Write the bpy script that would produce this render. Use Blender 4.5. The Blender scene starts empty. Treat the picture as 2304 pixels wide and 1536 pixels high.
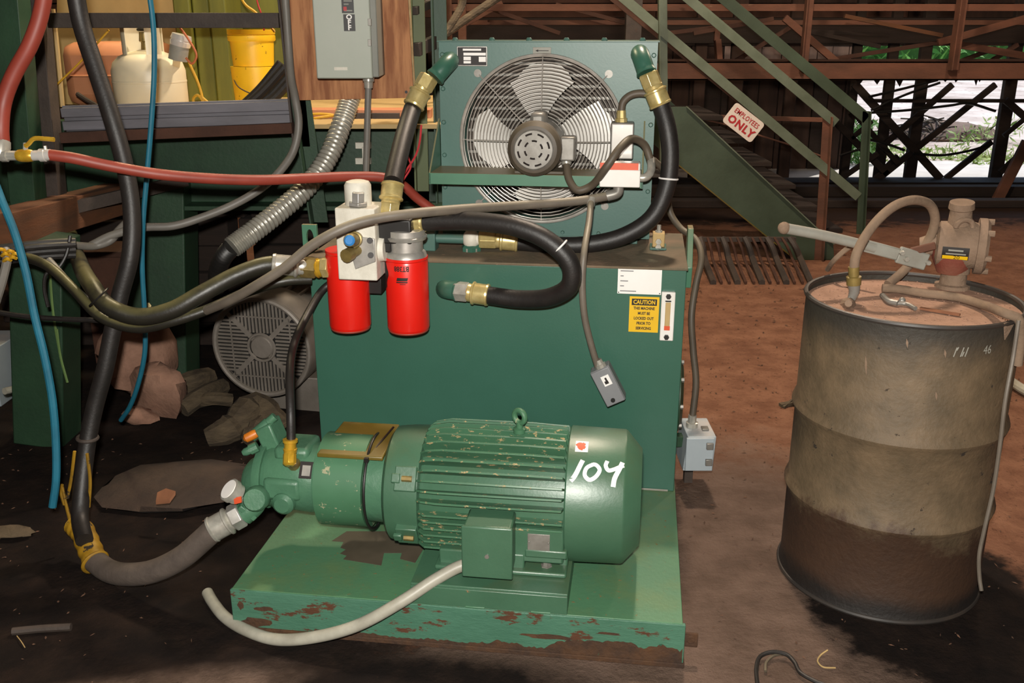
import bpy, math, random
from mathutils import Vector, Matrix
R = random.Random(7)
sc = bpy.context.scene
COL = sc.collection
V = Vector
rad = math.radians

# ------------------------------------------------------------------ camera, world, lights, exposure
F_PX, PITCH, CAM_H = 2150.0, rad(18.3), 1.60
cam = bpy.data.cameras.new('camera')
cam.sensor_width = 36.0
cam.lens = F_PX / 2304.0 * 36.0
cam.clip_end = 300
cam_o = bpy.data.objects.new('camera', cam)
COL.objects.link(cam_o)
cam_o.location = (0, 0, CAM_H)
cam_o.rotation_euler = (math.pi / 2 - PITCH, 0, 0)
sc.camera = cam_o

world = bpy.data.worlds.new('sky')
sc.world = world
world.use_nodes = True
wn = world.node_tree
sky = wn.nodes.new('ShaderNodeTexSky')
sky.sky_type = 'NISHITA'
sky.sun_disc = False
sky.sun_elevation = rad(50)
sky.sun_rotation = rad(60)
wn.links.new(sky.outputs[0], wn.nodes['Background'].inputs[0])
wn.nodes['Background'].inputs[1].default_value = 0.28


def lamp(name, kind, loc, energy, color, **kw):
    d = bpy.data.lights.new(name, kind)
    d.energy = energy
    d.color = color
    for k, val in kw.items():
        setattr(d, k, val)
    o = bpy.data.objects.new(name, d)
    COL.objects.link(o)
    o.location = loc
    return o


sun = lamp('sun', 'SUN', (6, 20, 12), 4.5, (1, .96, .9), angle=rad(1))
sun.rotation_euler = V((-.45, -.5, -.95)).to_track_quat('-Z', 'Y').to_euler()
lamp('camera_flash', 'POINT', (-0.02, -0.03, 1.74), 470, (1, .96, .88), shadow_soft_size=.03)
lamp('unseen_lamp', 'POINT', (.7, 4.4, 4.1), 500, (1, .82, .64), shadow_soft_size=.12)
lamp('unseen_lamp', 'POINT', (3.2, 6.6, 3.6), 170, (1, .78, .58), shadow_soft_size=.15)  # added unseen source that warms the far rusty steel
lamp('unseen_lamp', 'POINT', (-1.6, 4.9, 3.4), 170, (1, .82, .5), shadow_soft_size=.15)  # unseen warm source above the left shelf
sc.view_settings.view_transform = 'Standard'
sc.view_settings.look = 'None'
sc.view_settings.gamma = 1
sc.view_settings.use_curve_mapping = False
sc.view_settings.exposure = 0.0

# ------------------------------------------------------------------ measuring (pixel of a 2304x1536 photo + a known depth -> place)
CP, SP = math.cos(PITCH), math.sin(PITCH)
YAW = rad(7.7)
ORG = V((-.772, 2.279, 0))
UX = V((math.cos(YAW), -math.sin(YAW), 0))
UV = V((math.sin(YAW), math.cos(YAW), 0))


def ray(px, py):
    x, y = px - 1152, py - 768
    return V((x, CP * F_PX - SP * y, -(CP * y + SP * F_PX)))


def at(px, py, Y):
    d = ray(px, py)
    return d * (Y / d.y) + V((0, 0, CAM_H))


def atz(px, py, z):
    d = ray(px, py)
    return d * ((z - CAM_H) / d.z) + V((0, 0, CAM_H))


def w2m(p):
    q = p - ORG
    return V((q.dot(UX), q.dot(UV), p.z))


def m2w(p):
    return ORG + UX * p[0] + UV * p[1] + V((0, 0, p[2]))


def pm(px, py, v):
    d = ray(px, py)
    t = (v + ORG.dot(UV)) / d.dot(UV)
    return w2m(d * t + V((0, 0, CAM_H)))


def pmz(px, py, w):
    return w2m(atz(px, py, w))


# ------------------------------------------------------------------ materials
def lin(h):
    h = h.lstrip('#')
    out = []
    for i in (0, 2, 4):
        c = int(h[i:i + 2], 16) / 255
        out.append(c / 12.92 if c <= .04045 else ((c + .055) / 1.055) ** 2.4)
    return out


def mat(name, c1, c2=None, scale=8, rough=.5, metal=0., chips=0., chipcol='6b3a22', chipscale=18, dust=0., dustcol='8a6a55',
        bump=.0, bscale=60, coat=0., spec=.5, stretch=(1, 1, 1), detail=6, contrast=.5, emit=None):
    m = bpy.data.materials.new(name)
    m.use_nodes = True
    nt = m.node_tree
    N, L = nt.nodes, nt.links
    bs = N['Principled BSDF']
    tc = N.new('ShaderNodeTexCoord')
    mp = N.new('ShaderNodeMapping')
    mp.inputs['Scale'].default_value = stretch
    L.new(tc.outputs['Object'], mp.inputs[0])
    a = lin(c1)
    b = lin(c2) if c2 else [x * .75 for x in a]

    def noise(sc_, det=6, rgh=.6):
        n = N.new('ShaderNodeTexNoise')
        n.inputs['Scale'].default_value = sc_
        n.inputs['Detail'].default_value = det
        n.inputs['Roughness'].default_value = rgh
        L.new(mp.outputs[0], n.inputs['Vector'])
        return n

    def mix(fac, x, y):
        k = N.new('ShaderNodeMix')
        k.data_type = 'RGBA'
        if isinstance(fac, float):
            k.inputs['Factor'].default_value = fac
        else:
            L.new(fac, k.inputs['Factor'])
        for s, val in ((6, x), (7, y)):
            if isinstance(val, (list, tuple)):
                k.inputs[s].default_value = (*val, 1)
            else:
                L.new(val, k.inputs[s])
        return k.outputs[2]

    def ramp(sock, lo, hi):
        r = N.new('ShaderNodeMapRange')
        r.inputs['From Min'].default_value = lo
        r.inputs['From Max'].default_value = hi
        L.new(sock, r.inputs['Value'])
        return r.outputs[0]

    n1 = noise(scale, detail)
    colr = mix(ramp(n1.outputs[0], .5 - contrast * .4, .5 + contrast * .4), a, b)
    rsock = None
    if chips > 0:
        n2 = noise(chipscale, 10, .7)
        f = ramp(n2.outputs[0], .72 - chips * .3, .75 - chips * .3)
        n3 = noise(chipscale * 3, 4)
        cc = lin(chipcol)
        colr = mix(f, colr, mix(n3.outputs[0], cc, [x * .45 for x in cc]))
        rsock = f
    if dust > 0:
        g = N.new('ShaderNodeNewGeometry')
        sx = N.new('ShaderNodeSeparateXYZ')
        L.new(g.outputs['Normal'], sx.inputs[0])
        n4 = noise(6, 5)
        up = ramp(sx.outputs['Z'], .25, .95)
        mu = N.new('ShaderNodeMath')
        mu.operation = 'MULTIPLY'
        L.new(up, mu.inputs[0])
        L.new(ramp(n4.outputs[0], .62 - dust * .5, .75 - dust * .35), mu.inputs[1])
        m2 = N.new('ShaderNodeMath')
        m2.operation = 'MULTIPLY'
        m2.inputs[1].default_value = min(1, dust * 1.2)
        L.new(mu.outputs[0], m2.inputs[0])
        colr = mix(m2.outputs[0], colr, lin(dustcol))
    if isinstance(colr, (list, tuple)):
        bs.inputs['Base Color'].default_value = (*colr, 1)
    else:
        L.new(colr, bs.inputs['Base Color'])
    bs.inputs['Roughness'].default_value = rough
    if rsock:
        rr = N.new('ShaderNodeMapRange')
        rr.inputs['To Min'].default_value = rough
        rr.inputs['To Max'].default_value = .9
        L.new(rsock, rr.inputs['Value'])
        L.new(rr.outputs[0], bs.inputs['Roughness'])
    bs.inputs['Metallic'].default_value = metal
    bs.inputs['Specular IOR Level'].default_value = spec
    if coat:
        bs.inputs['Coat Weight'].default_value = coat
        bs.inputs['Coat Roughness'].default_value = .15
    if bump:
        nb = noise(bscale, 6)
        bp = N.new('ShaderNodeBump')
        bp.inputs['Strength'].default_value = min(1, bump)
        bp.inputs['Distance'].default_value = .01 if bump <= 1 else .03
        L.new(nb.outputs[0], bp.inputs['Height'])
        L.new(bp.outputs[0], bs.inputs['Normal'])
    return m


M = dict(
    tank=mat('tank_green', '355f50', '305849', 2.5, .36, chips=.0, bump=.04, bscale=150),
    tanktop=mat('tank_top_dusty', '7a6450', '4c4d3c', 5, .85, chips=.25, chipcol='a8846c', bump=.3),
    cooler=mat('cooler_green', '46685f', '406058', 3, .42, bump=.03, bscale=140, dust=.4, dustcol='6d6248'),
    bar=mat('bracket_green', '4a7860', '406a55', 5, .4, dust=.9, dustcol='8c7c5c'),
    motor=mat('motor_green', '3f644d', '385b45', 6, .4, spec=.8, chips=.05, chipcol='a9744a', chipscale=30, dust=.25, dustcol='5c5a38', bump=.06, bscale=90),
    fin=mat('fin_green', '446c50', '385d46', 9, .42, chips=.45, chipcol='c4a878', chipscale=70, stretch=(.6, 1, 1)),
    pump=mat('pump_green', '4a7459', '406650', 8, .4, chips=.18, chipcol='7a6a4c', bump=.2, bscale=40),
    guard=mat('guard_green', '436f52', '3a6347', 6, .5, chips=.4, chipcol='b0ad8c', chipscale=34),
    olive=mat('olive_film', '6e5c22', '55491c', 7, .4, chips=.2, chipcol='7a4a20'),
    skidtop=mat('skid_top_green', '4f7a58', '446c52', 3, .45, chips=.3, chipcol='8a6a40', chipscale=60, dust=.3, dustcol='6b7a48', bump=.1),
    skidfront=mat('skid_front_green', '4a7560', '3c6551', 6, .5, chips=.52, chipcol='5c3822', chipscale=11, bump=.25, stretch=(.7, 1, 1.8)),
    skidrust=mat('skid_rust', '54371f', '32231a', 16, .85, chips=.25, chipcol='2f5a44', bump=.5),
    stain=mat('oil_stain', '544a3d', '443c30', 9, .6),
    rubber=mat('black_rubber', '191716', '231f1d', 30, .5, bump=.1, bscale=120),
    rubberdust=mat('dusty_rubber', '4a4238', '2e2822', 9, .75, dust=.6, dustcol='6e6350', bump=.15),
    rubberolive=mat('olive_dusted_rubber', '26241c', '1e1c18', 9, .42, dust=.55, dustcol='6f6a44', bump=.1),
    tarhose=mat('grey_brown_hose', '5b5048', '463d37', 14, .8, bump=.2),
    brass=mat('yellow_zinc', 'd8c68c', 'b39f62', 30, .28, metal=.5),
    brassb=mat('bright_brass', 'e0b53a', 'c0922c', 30, .3, metal=.5),
    brassdull=mat('dull_brass', '94804a', '6a5a36', 20, .4, metal=.4),
    steel=mat('zinc_steel', 'c9c6bb', 'a09d94', 30, .3, metal=.5),
    dullsteel=mat('dull_steel', '8f8c86', '706c65', 22, .42, metal=.35),
    chrome=mat('chrome', 'e6e2dc', 'd2cec8', 8, .2, metal=.4),
    blade=mat('polished_blade', 'f2eee8', 'dcd7d0', 6, .36, metal=.1, bump=.05),
    wire=mat('guard_wire', 'c4beb6', '9a948c', 20, .28, metal=.4),
    dark=mat('dark_core', '15120f', '0d0b0a', 30, .8),
    core=mat('radiator_core', '4d443c', '352d27', 40, .6, metal=.4),
    red=mat('filter_red', 'd81f14', 'cf1a10', 4, .33, coat=.3),
    ink=mat('black_ink', '17110f', '1f1512', 20, .6),
    alum=mat('cast_white', 'd8d4c8', 'bdb8aa', 14, .6, chips=.1, chipcol='8a8272', bump=.15),
    alumdk=mat('bare_alloy', 'c6c3bd', '9b9892', 18, .4, metal=.6),
    bluecap=mat('blue_cap', '3a86c8', '2f74b4', 9, .4),
    conduit=mat('grey_conduit', '6f665b', '5c544b', 12, .5, dust=.7, dustcol='8f8672', bump=.05),
    conduitdk=mat('brown_grey_conduit', '564c3f', '463e34', 12, .55, dust=.6, dustcol='6e6450'),
    pvc=mat('pale_conduit', 'a9a698', '8f8b7e', 16, .45, chips=.1, chipcol='3a332a', chipscale=14),
    galv=mat('galvanised_flex', 'b4b1a6', '939086', 25, .34, metal=.35),
    ply=mat('plywood', 'b07a50', '84502f', 7, .75, stretch=(3.2, 1, .4), bump=.1, contrast=.22),
    plyedge=mat('plywood_edge', 'b59a70', '8a6d48', 20, .8),
    greybox=mat('switch_grey', 'a6aba0', '9da397', 4, .5, bump=.03),
    greyboxs=mat('switch_grey_side', '7f8078', '73746c', 6, .55),
    paleblue=mat('pale_grey_box', 'a3adb2', '98a2a8', 9, .5, chips=.12, chipcol='4a4640', dust=.5, dustcol='c9b8ac'),
    midgrey=mat('mid_grey_box', '7d7e80', '727376', 9, .5),
    white=mat('white_label', 'e9e7e4', 'dedbd6', 5, .5),
    whiteenamel=mat('white_enamel', 'e4e2de', 'd6d2cb', 5, .35),
    orange=mat('orange_label', 'd4552e', 'bf4524', 9, .5),
    orangecap=mat('orange_cap', 'c7741c', 'a85c14', 20, .45),
    black=mat('black_plastic', '141312', '1c1a19', 10, .45),
    yellow=mat('caution_yellow', 'e2b50c', 'd6a908', 6, .5),
    signred=mat('sign_red', 'b3262a', 'a52024', 9, .5),
    signwhite=mat('sign_white', 'dfd3c8', 'cfc1b4', 14, .5),
    paint=mat('white_marker', 'f4f2ee', 'eceae4', 10, .5),
    greenfr=mat('frame_green', '23402a', '1b3322', 5, .6, chips=.16, chipcol='5a3a22', bump=.15),
    greendk=mat('frame_dark_green', '24432c', '183020', 4, .55, chips=.12, chipcol='3a2a1c', bump=.1),
    greenolv=mat('olive_wall', '6f6f22', '585a1c', 3, .6, bump=.05, stretch=(4, 4, .6)),
    olivepanel=mat('olive_panel', '55603c', '4a5232', 5, .6),
    stair=mat('stair_green', '42503f', '303c2b', 3, .55, chips=.1, chipcol='6a5a34', bump=.1),
    stairrail=mat('rail_green', '666f5e', '505947', 6, .55, chips=.2, chipcol='6a4a2e'),
    chan=mat('channel_grey', '6f6d74', '57555a', 7, .6, chips=.18, chipcol='5a3a28', stretch=(.5, 1, 2)),
    darksteel=mat('dark_brown_steel', '453a33', '2f2824', 8, .7, chips=.2, chipcol='5a3a28', bump=.2),
    rust=mat('rust_steel', '6f4532', '4c3022', 5, .8, chips=.2, chipcol='85654f', bump=.25, stretch=(.4, 1, 1)),
    rustdk=mat('dark_rust_steel', '4f3022', '382116', 6, .85, bump=.2),
    wooddk=mat('dark_timber', '2a1d16', '1d130d', 6, .9, bump=.4, stretch=(.5, 1, 3)),
    woodvert=mat('dark_boards', '3a261c', '291a13', 4, .9, bump=.3, stretch=(4, 4, .5)),
    woodpale=mat('pale_boards', '9a857c', '84706a', 5, .85, bump=.2, stretch=(4, 4, .6)),
    orangerust=mat('orange_timber', '6a3f22', '49301e', 5, .85, bump=.3, stretch=(.6, .6, 3)),
    salmon=mat('salmon_plastic', 'c2835c', 'b57650', 3, .6),
    tan=mat('tan_board', 'b59a68', 'a08556', 4, .7),
    propane=mat('propane_white', 'd8cfb4', 'cfc4a8', 5, .4, chips=.12, chipcol='8a7a64', chipscale=12),
    bucket=mat('bucket_yellow', 'f0c424', 'e4b41a', 5, .45, chips=.26, chipcol='4a3a14', chipscale=22),
    rope=mat('yellow_cord', 'd0a020', 'b88a1a', 20, .6),
    orangecord=mat('orange_cord', 'c06a3c', 'a85a30', 20, .6),
    redhose=mat('red_hose', '8f3b2d', '7c3024', 10, .5, dust=.3, dustcol='b8705a'),
    redwire=mat('red_wire', 'b8343a', 'a02a30', 10, .5),
    blue=mat('blue_hose', '1f6a80', '1b5a70', 14, .45),
    bluegrey=mat('blue_grey_hose', '3a6a70', '4a6460', 8, .5),
    greycable=mat('grey_cable', '77736c', '66625c', 10, .5),
    ywrap=mat('yellow_wrap', 'a87f1c', '6e5216', 10, .5, chips=.42, chipcol='2c2216'),
    ventgrey=mat('fan_cover_grey', '8a827a', '6e675f', 7, .5, metal=.3, dust=.4, dustcol='8a8070', bump=.1),
    barrel=mat('drum_paint', '6a5842', '504331', 13, .66, chips=.28, chipcol='362c22', chipscale=22, bump=.3, bscale=60, contrast=.5),
    drumtop=mat('drum_top_dust', 'a8846f', '8a6a56', 7, .95, bump=.6, bscale=40),
    rim=mat('drum_rim', '2c2a29', '3a322c', 10, .5, chips=.2, chipcol='6a4a36'),
    dusty=mat('dust_covered_iron', '8c7562', '6c5847', 10, .9, chips=.1, chipcol='5a2a1c', bump=.5),
    dustyred=mat('worn_red_iron', '6f2a20', '7a4a38', 8, .75, chips=.2, chipcol='8a6a55', bump=.3),
    dustyhose=mat('dusty_hose', '86705c', '6a5848', 9, .9, bump=.3),
    handle=mat('worn_handle', '93938a', '7f7a70', 10, .6, chips=.2, chipcol='8a6a58'),
    rock=mat('dusty_rock', 'a07a66', '6e4f40', 6, .9, bump=.8, bscale=18, chips=.15, chipcol='4a3024'),
    mud=mat('mud_slab', '3f3026', '2a201a', 9, .85, bump=.9, bscale=22),
    bark=mat('mossy_wood', '5e503c', '3a3024', 12, .9, bump=.8, bscale=30, stretch=(1, 1, 3)),
    splinter=mat('wood_splinter', '8a5a3c', '6a422c', 14, .8),
    concrete=mat('pale_concrete', 'c9c4bd', 'b5afa8', 4, .8, bump=.1),
    drip=mat('pale_green_paint', '66824a', '58703f', 8, .5),
    leaf=mat('hedge_leaf', '5f9a3a', '78b04a', 2, .6),  # even hedge green, the leaves' own colour
    grassm=mat('grass_green', '7a9a3c', '98a84e', 2, .6),  # even yellow-green of the grass and weeds themselves
    leafd=mat('leafy_shrub', '4f8038', '6a9a48', 2, .6),
    ceil=mat('roof_underside', '3a2c24', '2c211b', 2, .9),
    stone=mat('chip_mix', '6a4a36', '3a2a20', 60, .9),
)


def zone_mat(name, base, zones, rough):
    """paint whose colour differs by height: zones = [(from z, to z, wobble, colour a, colour b)]"""
    m = M[base].copy()
    m.name = name
    nt = m.node_tree
    N, L = nt.nodes, nt.links
    bs = N['Principled BSDF']
    tc = N.new('ShaderNodeTexCoord')
    sx = N.new('ShaderNodeSeparateXYZ')
    L.new(tc.outputs['Object'], sx.inputs[0])
    cur = bs.inputs['Base Color'].links[0].from_socket
    nz = []
    for sc_ in (2.2, 16):
        n = N.new('ShaderNodeTexNoise')
        n.inputs['Scale'].default_value = sc_
        n.inputs['Detail'].default_value = 8
        n.inputs['Roughness'].default_value = .68
        L.new(tc.outputs['Object'], n.inputs['Vector'])
        nz.append(n.outputs[0])
    for z0, z1, wob, ca, cb in zones:
        k = N.new('ShaderNodeMath')
        k.operation = 'MULTIPLY_ADD'
        k.inputs[1].default_value = wob
        L.new(nz[0], k.inputs[0])
        L.new(sx.outputs['Z'], k.inputs[2])
        k2 = N.new('ShaderNodeMath')
        k2.operation = 'MULTIPLY_ADD'
        k2.inputs[1].default_value = wob * .6
        L.new(nz[1], k2.inputs[0])
        L.new(k.outputs[0], k2.inputs[2])
        r = N.new('ShaderNodeMapRange')
        r.interpolation_type = 'SMOOTHSTEP'
        r.inputs['From Min'].default_value = z0 + wob * .8
        r.inputs['From Max'].default_value = z1 + wob * .8
        L.new(k2.outputs[0], r.inputs['Value'])
        c = N.new('ShaderNodeMix')
        c.data_type = 'RGBA'
        L.new(nz[1], c.inputs['Factor'])
        c.inputs[6].default_value = (*lin(ca), 1)
        c.inputs[7].default_value = (*lin(cb), 1)
        x = N.new('ShaderNodeMix')
        x.data_type = 'RGBA'
        L.new(r.outputs[0], x.inputs['Factor'])
        L.new(cur, x.inputs[6])
        L.new(c.outputs[2], x.inputs[7])
        cur = x.outputs[2]
    L.new(cur, bs.inputs['Base Color'])
    return m


def floor_mat():
    m = bpy.data.materials.new('shed_dirt_floor')
    m.use_nodes = True
    nt = m.node_tree
    N, L = nt.nodes, nt.links
    bs = N['Principled BSDF']
    tc = N.new('ShaderNodeTexCoord')

    def noise(s, d=8, r=.65):
        n = N.new('ShaderNodeTexNoise')
        n.inputs['Scale'].default_value = s
        n.inputs['Detail'].default_value = d
        n.inputs['Roughness'].default_value = r
        L.new(tc.outputs['Object'], n.inputs['Vector'])
        return n.outputs[0]

    def math_(op, a, b):
        k = N.new('ShaderNodeMath')
        k.operation = op
        for i, x in enumerate((a, b)):
            if isinstance(x, (int, float)):
                k.inputs[i].default_value = x
            else:
                L.new(x, k.inputs[i])
        return k.outputs[0]

    def rng(s, lo, hi):
        r = N.new('ShaderNodeMapRange')
        r.interpolation_type = 'SMOOTHSTEP'
        r.inputs['From Min'].default_value = lo
        r.inputs['From Max'].default_value = hi
        L.new(s, r.inputs['Value'])
        return r.outputs[0]

    def mix(f, a, b):
        k = N.new('ShaderNodeMix')
        k.data_type = 'RGBA'
        L.new(f, k.inputs['Factor'])
        for s, x in ((6, a), (7, b)):
            if isinstance(x, (list, tuple)):
                k.inputs[s].default_value = (*x, 1)
            else:
                L.new(x, k.inputs[s])
        return k.outputs[2]

    big, mid, fine = noise(1.3), noise(7), noise(45)
    dirt = mix(rng(mid, .3, .7), lin('86604b'), lin('694736'))
    dirt = mix(rng(fine, .55, .72), dirt, lin('4c3023'))
    oil = mix(rng(mid, .35, .75), lin('130d0b'), lin('261b15'))  # near-black ground: soaked oil, and shade painted in near the drum
    oil = mix(rng(fine, .66, .78), oil, lin('3c2c22'))
    grey = mix(rng(mid, .3, .7), lin('6b584d'), lin('54443a'))
    grey = mix(rng(fine, .62, .74), grey, lin('33271f'))

    def blob(cx, cy, rx, ry, rot, soft, wob=.9):
        mp = N.new('ShaderNodeMapping')
        mp.vector_type = 'TEXTURE'
        mp.inputs['Location'].default_value = (cx, cy, 0)
        mp.inputs['Rotation'].default_value = (0, 0, rad(rot))
        mp.inputs['Scale'].default_value = (rx, ry, 1)
        L.new(tc.outputs['Object'], mp.inputs[0])
        ln = N.new('ShaderNodeVectorMath')
        ln.operation = 'LENGTH'
        L.new(mp.outputs[0], ln.inputs[0])
        d = math_('ADD', ln.outputs['Value'], math_('MULTIPLY', math_('SUBTRACT', mid, .5), wob))
        d = math_('ADD', d, math_('MULTIPLY', math_('SUBTRACT', big, .5), wob * .6))
        inv = rng(d, 1 - soft, 1 + soft)
        return math_('SUBTRACT', 1, inv)

    col = dirt
    col = mix(blob(-2.2, 3.0, 2.35, 3.4, 0, .12), col, oil)      # oil soaked ground left of the skid
    col = mix(blob(.55, 1.5, 1.0, 1.2, 0, .15), col, grey)        # grey packed dirt before it
    col = mix(blob(.85, 2.5, .5, 1.0, 0, .35), col, grey)         # greyer ground beside the tank
    col = mix(blob(1.22, 2.42, .36, .42, 0, .12), col, oil)       # oil round the drum with its shade painted in
    col = mix(blob(1.5, 1.75, .6, .5, 0, .2), col, oil)  # dark ground painted in for the shade before the drum
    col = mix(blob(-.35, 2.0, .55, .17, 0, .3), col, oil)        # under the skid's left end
    col = mix(blob(-1.02, 1.98, .42, .09, 14, .4), col, grey)    # greyer streak at lower left
    col = mix(blob(2.5, 9.6, 5.5, 1.7, 0, .15), col, lin('2e2018'))   # darker ground before the trestle
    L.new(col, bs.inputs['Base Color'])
    bs.inputs['Roughness'].default_value = .9
    bs.inputs['Specular IOR Level'].default_value = .15
    bp = N.new('ShaderNodeBump')
    bp.inputs['Strength'].default_value = .7
    bp.inputs['Distance'].default_value = .02
    L.new(math_('ADD', noise(18), math_('MULTIPLY', noise(70), .35)), bp.inputs['Height'])
    L.new(bp.outputs[0], bs.inputs['Normal'])
    return m


# ------------------------------------------------------------------ geometry
class G:
    def __init__(s):
        s.v, s.f = [], []

    def add(s, vs, fs):
        b = len(s.v)
        s.v += [V(x) for x in vs]
        s.f += [tuple(b + i for i in f) for f in fs]
        return s

    def box(s, x0, x1, y0, y1, z0, z1):
        return s.add([(x, y, z) for z in (z0, z1) for y in (y0, y1) for x in (x0, x1)],
                     [(0, 2, 3, 1), (4, 5, 7, 6), (0, 1, 5, 4), (2, 6, 7, 3), (0, 4, 6, 2), (1, 3, 7, 5)])

    def obox(s, c, ax, ay, az):
        """box with centre and three half-axis vectors"""
        c, ax, ay, az = V(c), V(ax), V(ay), V(az)
        return s.add([c + ax * i + ay * j + az * k for k in (-1, 1) for j in (-1, 1) for i in (-1, 1)],
                     [(0, 2, 3, 1), (4, 5, 7, 6), (0, 1, 5, 4), (2, 6, 7, 3), (0, 4, 6, 2), (1, 3, 7, 5)])

    def bar(s, p, q, w, h, up=(0, 0, 1)):
        """beam from p to q; w is across, h along up"""
        p, q = V(p), V(q)
        d = q - p
        n = d.normalized()
        u = V(up) - n * V(up).dot(n)
        if u.length < 1e-4:
            u = V((0, 1, 0)) - n * n.y
        u.normalize()
        a = n.cross(u)
        return s.obox((p + q) / 2, d / 2, a * w / 2, u * h / 2)

    def angle(s, p, q, w, t, up, side):
        """L-section from p to q"""
        p, q, up, side = V(p), V(q), V(up).normalized(), V(side).normalized()
        d = (q - p) / 2
        c = (p + q) / 2
        s.obox(c + side * w / 2, d, side * w / 2, up * t / 2)
        return s.obox(c + up * (w / 2 + t / 2), d, side * t / 2, up * w / 2)

    @staticmethod
    def frame(n):
        n = V(n).normalized()
        a = n.orthogonal().normalized() if abs(n.z) > .95 else V((0, 0, 1)).cross(n).normalized()
        return n, a, n.cross(a)

    def rev(s, p, q, prof, n=20, cap=True, rot=0., frame=None):
        """solid of revolution round p->q; prof = [(fraction, radius)]"""
        p, q = V(p), V(q)
        _, a, b = frame or s.frame(q - p)
        vs, fs = [], []
        for t, r in prof:
            c = p.lerp(q, t) if 0 <= t <= 1 else p + (q - p) * t
            for i in range(n):
                th = rot + 2 * math.pi * i / n
                vs.append(c + a * (r * math.cos(th)) + b * (r * math.sin(th)))
        for k in range(len(prof) - 1):
            for i in range(n):
                j = (i + 1) % n
                fs.append((k * n + i, k * n + j, (k + 1) * n + j, (k + 1) * n + i))
        if cap:
            fs.append(tuple(reversed(range(n))))
            fs.append(tuple(range((len(prof) - 1) * n, len(prof) * n)))
        return s.add(vs, fs)

    def cyl(s, p, q, r, n=20, cap=True, rot=0.):
        return s.rev(p, q, [(0, r), (1, r)], n, cap, rot)

    @staticmethod
    def curve(pts, res=8):
        pts = [V(p) for p in pts]
        if len(pts) < 3:
            return [pts[0].lerp(pts[-1], i / res) for i in range(res + 1)]
        out = []
        e = [pts[0] * 2 - pts[1]] + pts + [pts[-1] * 2 - pts[-2]]
        for k in range(1, len(e) - 2):
            p0, p1, p2, p3 = e[k - 1:k + 3]
            t0 = 0.
            t1 = t0 + max(1e-5, (p1 - p0).length) ** .5
            t2 = t1 + max(1e-5, (p2 - p1).length) ** .5
            t3 = t2 + max(1e-5, (p3 - p2).length) ** .5
            for i in range(res):
                t = t1 + (t2 - t1) * i / res
                a1 = p0 * ((t1 - t) / (t1 - t0)) + p1 * ((t - t0) / (t1 - t0))
                a2 = p1 * ((t2 - t) / (t2 - t1)) + p2 * ((t - t1) / (t2 - t1))
                a3 = p2 * ((t3 - t) / (t3 - t2)) + p3 * ((t - t2) / (t3 - t2))
                b1 = a1 * ((t2 - t) / (t2 - t0)) + a2 * ((t - t0) / (t2 - t0))
                b2 = a2 * ((t3 - t) / (t3 - t1)) + a3 * ((t - t1) / (t3 - t1))
                out.append(b1 * ((t2 - t) / (t2 - t1)) + b2 * ((t - t1) / (t2 - t1)))
        out.append(pts[-1])
        return out

    def tube(s, pts, r, n=12, res=8, smooth=True, cap=True, rfun=None):
        P = s.curve(pts, res) if smooth else [V(p) for p in pts]
        T = []
        for i in range(len(P)):
            d = P[min(i + 1, len(P) - 1)] - P[max(i - 1, 0)]
            T.append(d.normalized() if d.length > 1e-9 else V((0, 0, 1)))
        a = T[0].orthogonal().normalized()
        vs, fs = [], []
        for i, c in enumerate(P):
            a = (a - T[i] * a.dot(T[i])).normalized()
            b = T[i].cross(a)
            rr = rfun(i, len(P)) if rfun else r
            for k in range(n):
                th = 2 * math.pi * k / n
                vs.append(c + a * (rr * math.cos(th)) + b * (rr * math.sin(th)))
        for i in range(len(P) - 1):
            for k in range(n):
                j = (k + 1) % n
                fs.append((i * n + k, i * n + j, (i + 1) * n + j, (i + 1) * n + k))
        if cap:
            fs.append(tuple(reversed(range(n))))
            fs.append(tuple(range((len(P) - 1) * n, len(P) * n)))
        return s.add(vs, fs)

    def torus(s, c, axis, r1, r2, n=28, m=8, a0=0., a1=2 * math.pi):
        c = V(c)
        ax, a, b = s.frame(axis)
        closed = abs(a1 - a0 - 2 * math.pi) < 1e-6
        vs, fs = [], []
        cnt = n if closed else n + 1
        for i in range(cnt):
            th = a0 + (a1 - a0) * i / n
            d = a * math.cos(th) + b * math.sin(th)
            for k in range(m):
                ph = 2 * math.pi * k / m
                vs.append(c + d * (r1 + r2 * math.cos(ph)) + ax * (r2 * math.sin(ph)))
        for i in range(n):
            i2 = (i + 1) % cnt
            for k in range(m):
                j = (k + 1) % m
                fs.append((i * m + k, i2 * m + k, i2 * m + j, i * m + j))
        return s.add(vs, fs)

    def sph(s, c, r, sc_=(1, 1, 1), n=16, m=10):
        c = V(c)
        vs, fs = [c + V((0, 0, -r * sc_[2]))], []
        for i in range(1, m):
            ph = -math.pi / 2 + math.pi * i / m
            for k in range(n):
                th = 2 * math.pi * k / n
                vs.append(c + V((r * sc_[0] * math.cos(ph) * math.cos(th), r * sc_[1] * math.cos(ph) * math.sin(th), r * sc_[2] * math.sin(ph))))
        vs.append(c + V((0, 0, r * sc_[2])))
        for k in range(n):
            j = (k + 1) % n
            fs.append((0, 1 + j, 1 + k))
            for i in range(m - 2):
                a = 1 + i * n
                fs.append((a + k, a + j, a + n + j, a + n + k))
            fs.append((len(vs) - 1, 1 + (m - 2) * n + k, 1 + (m - 2) * n + j))
        return s.add(vs, fs)

    def prism(s, poly, ext):
        poly = [V(p) for p in poly]
        ext = V(ext)
        n = len(poly)
        return s.add(poly + [p + ext for p in poly],
                     [tuple(reversed(range(n))), tuple(range(n, 2 * n))] + [(i, (i + 1) % n, n + (i + 1) % n, n + i) for i in range(n)])

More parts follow.
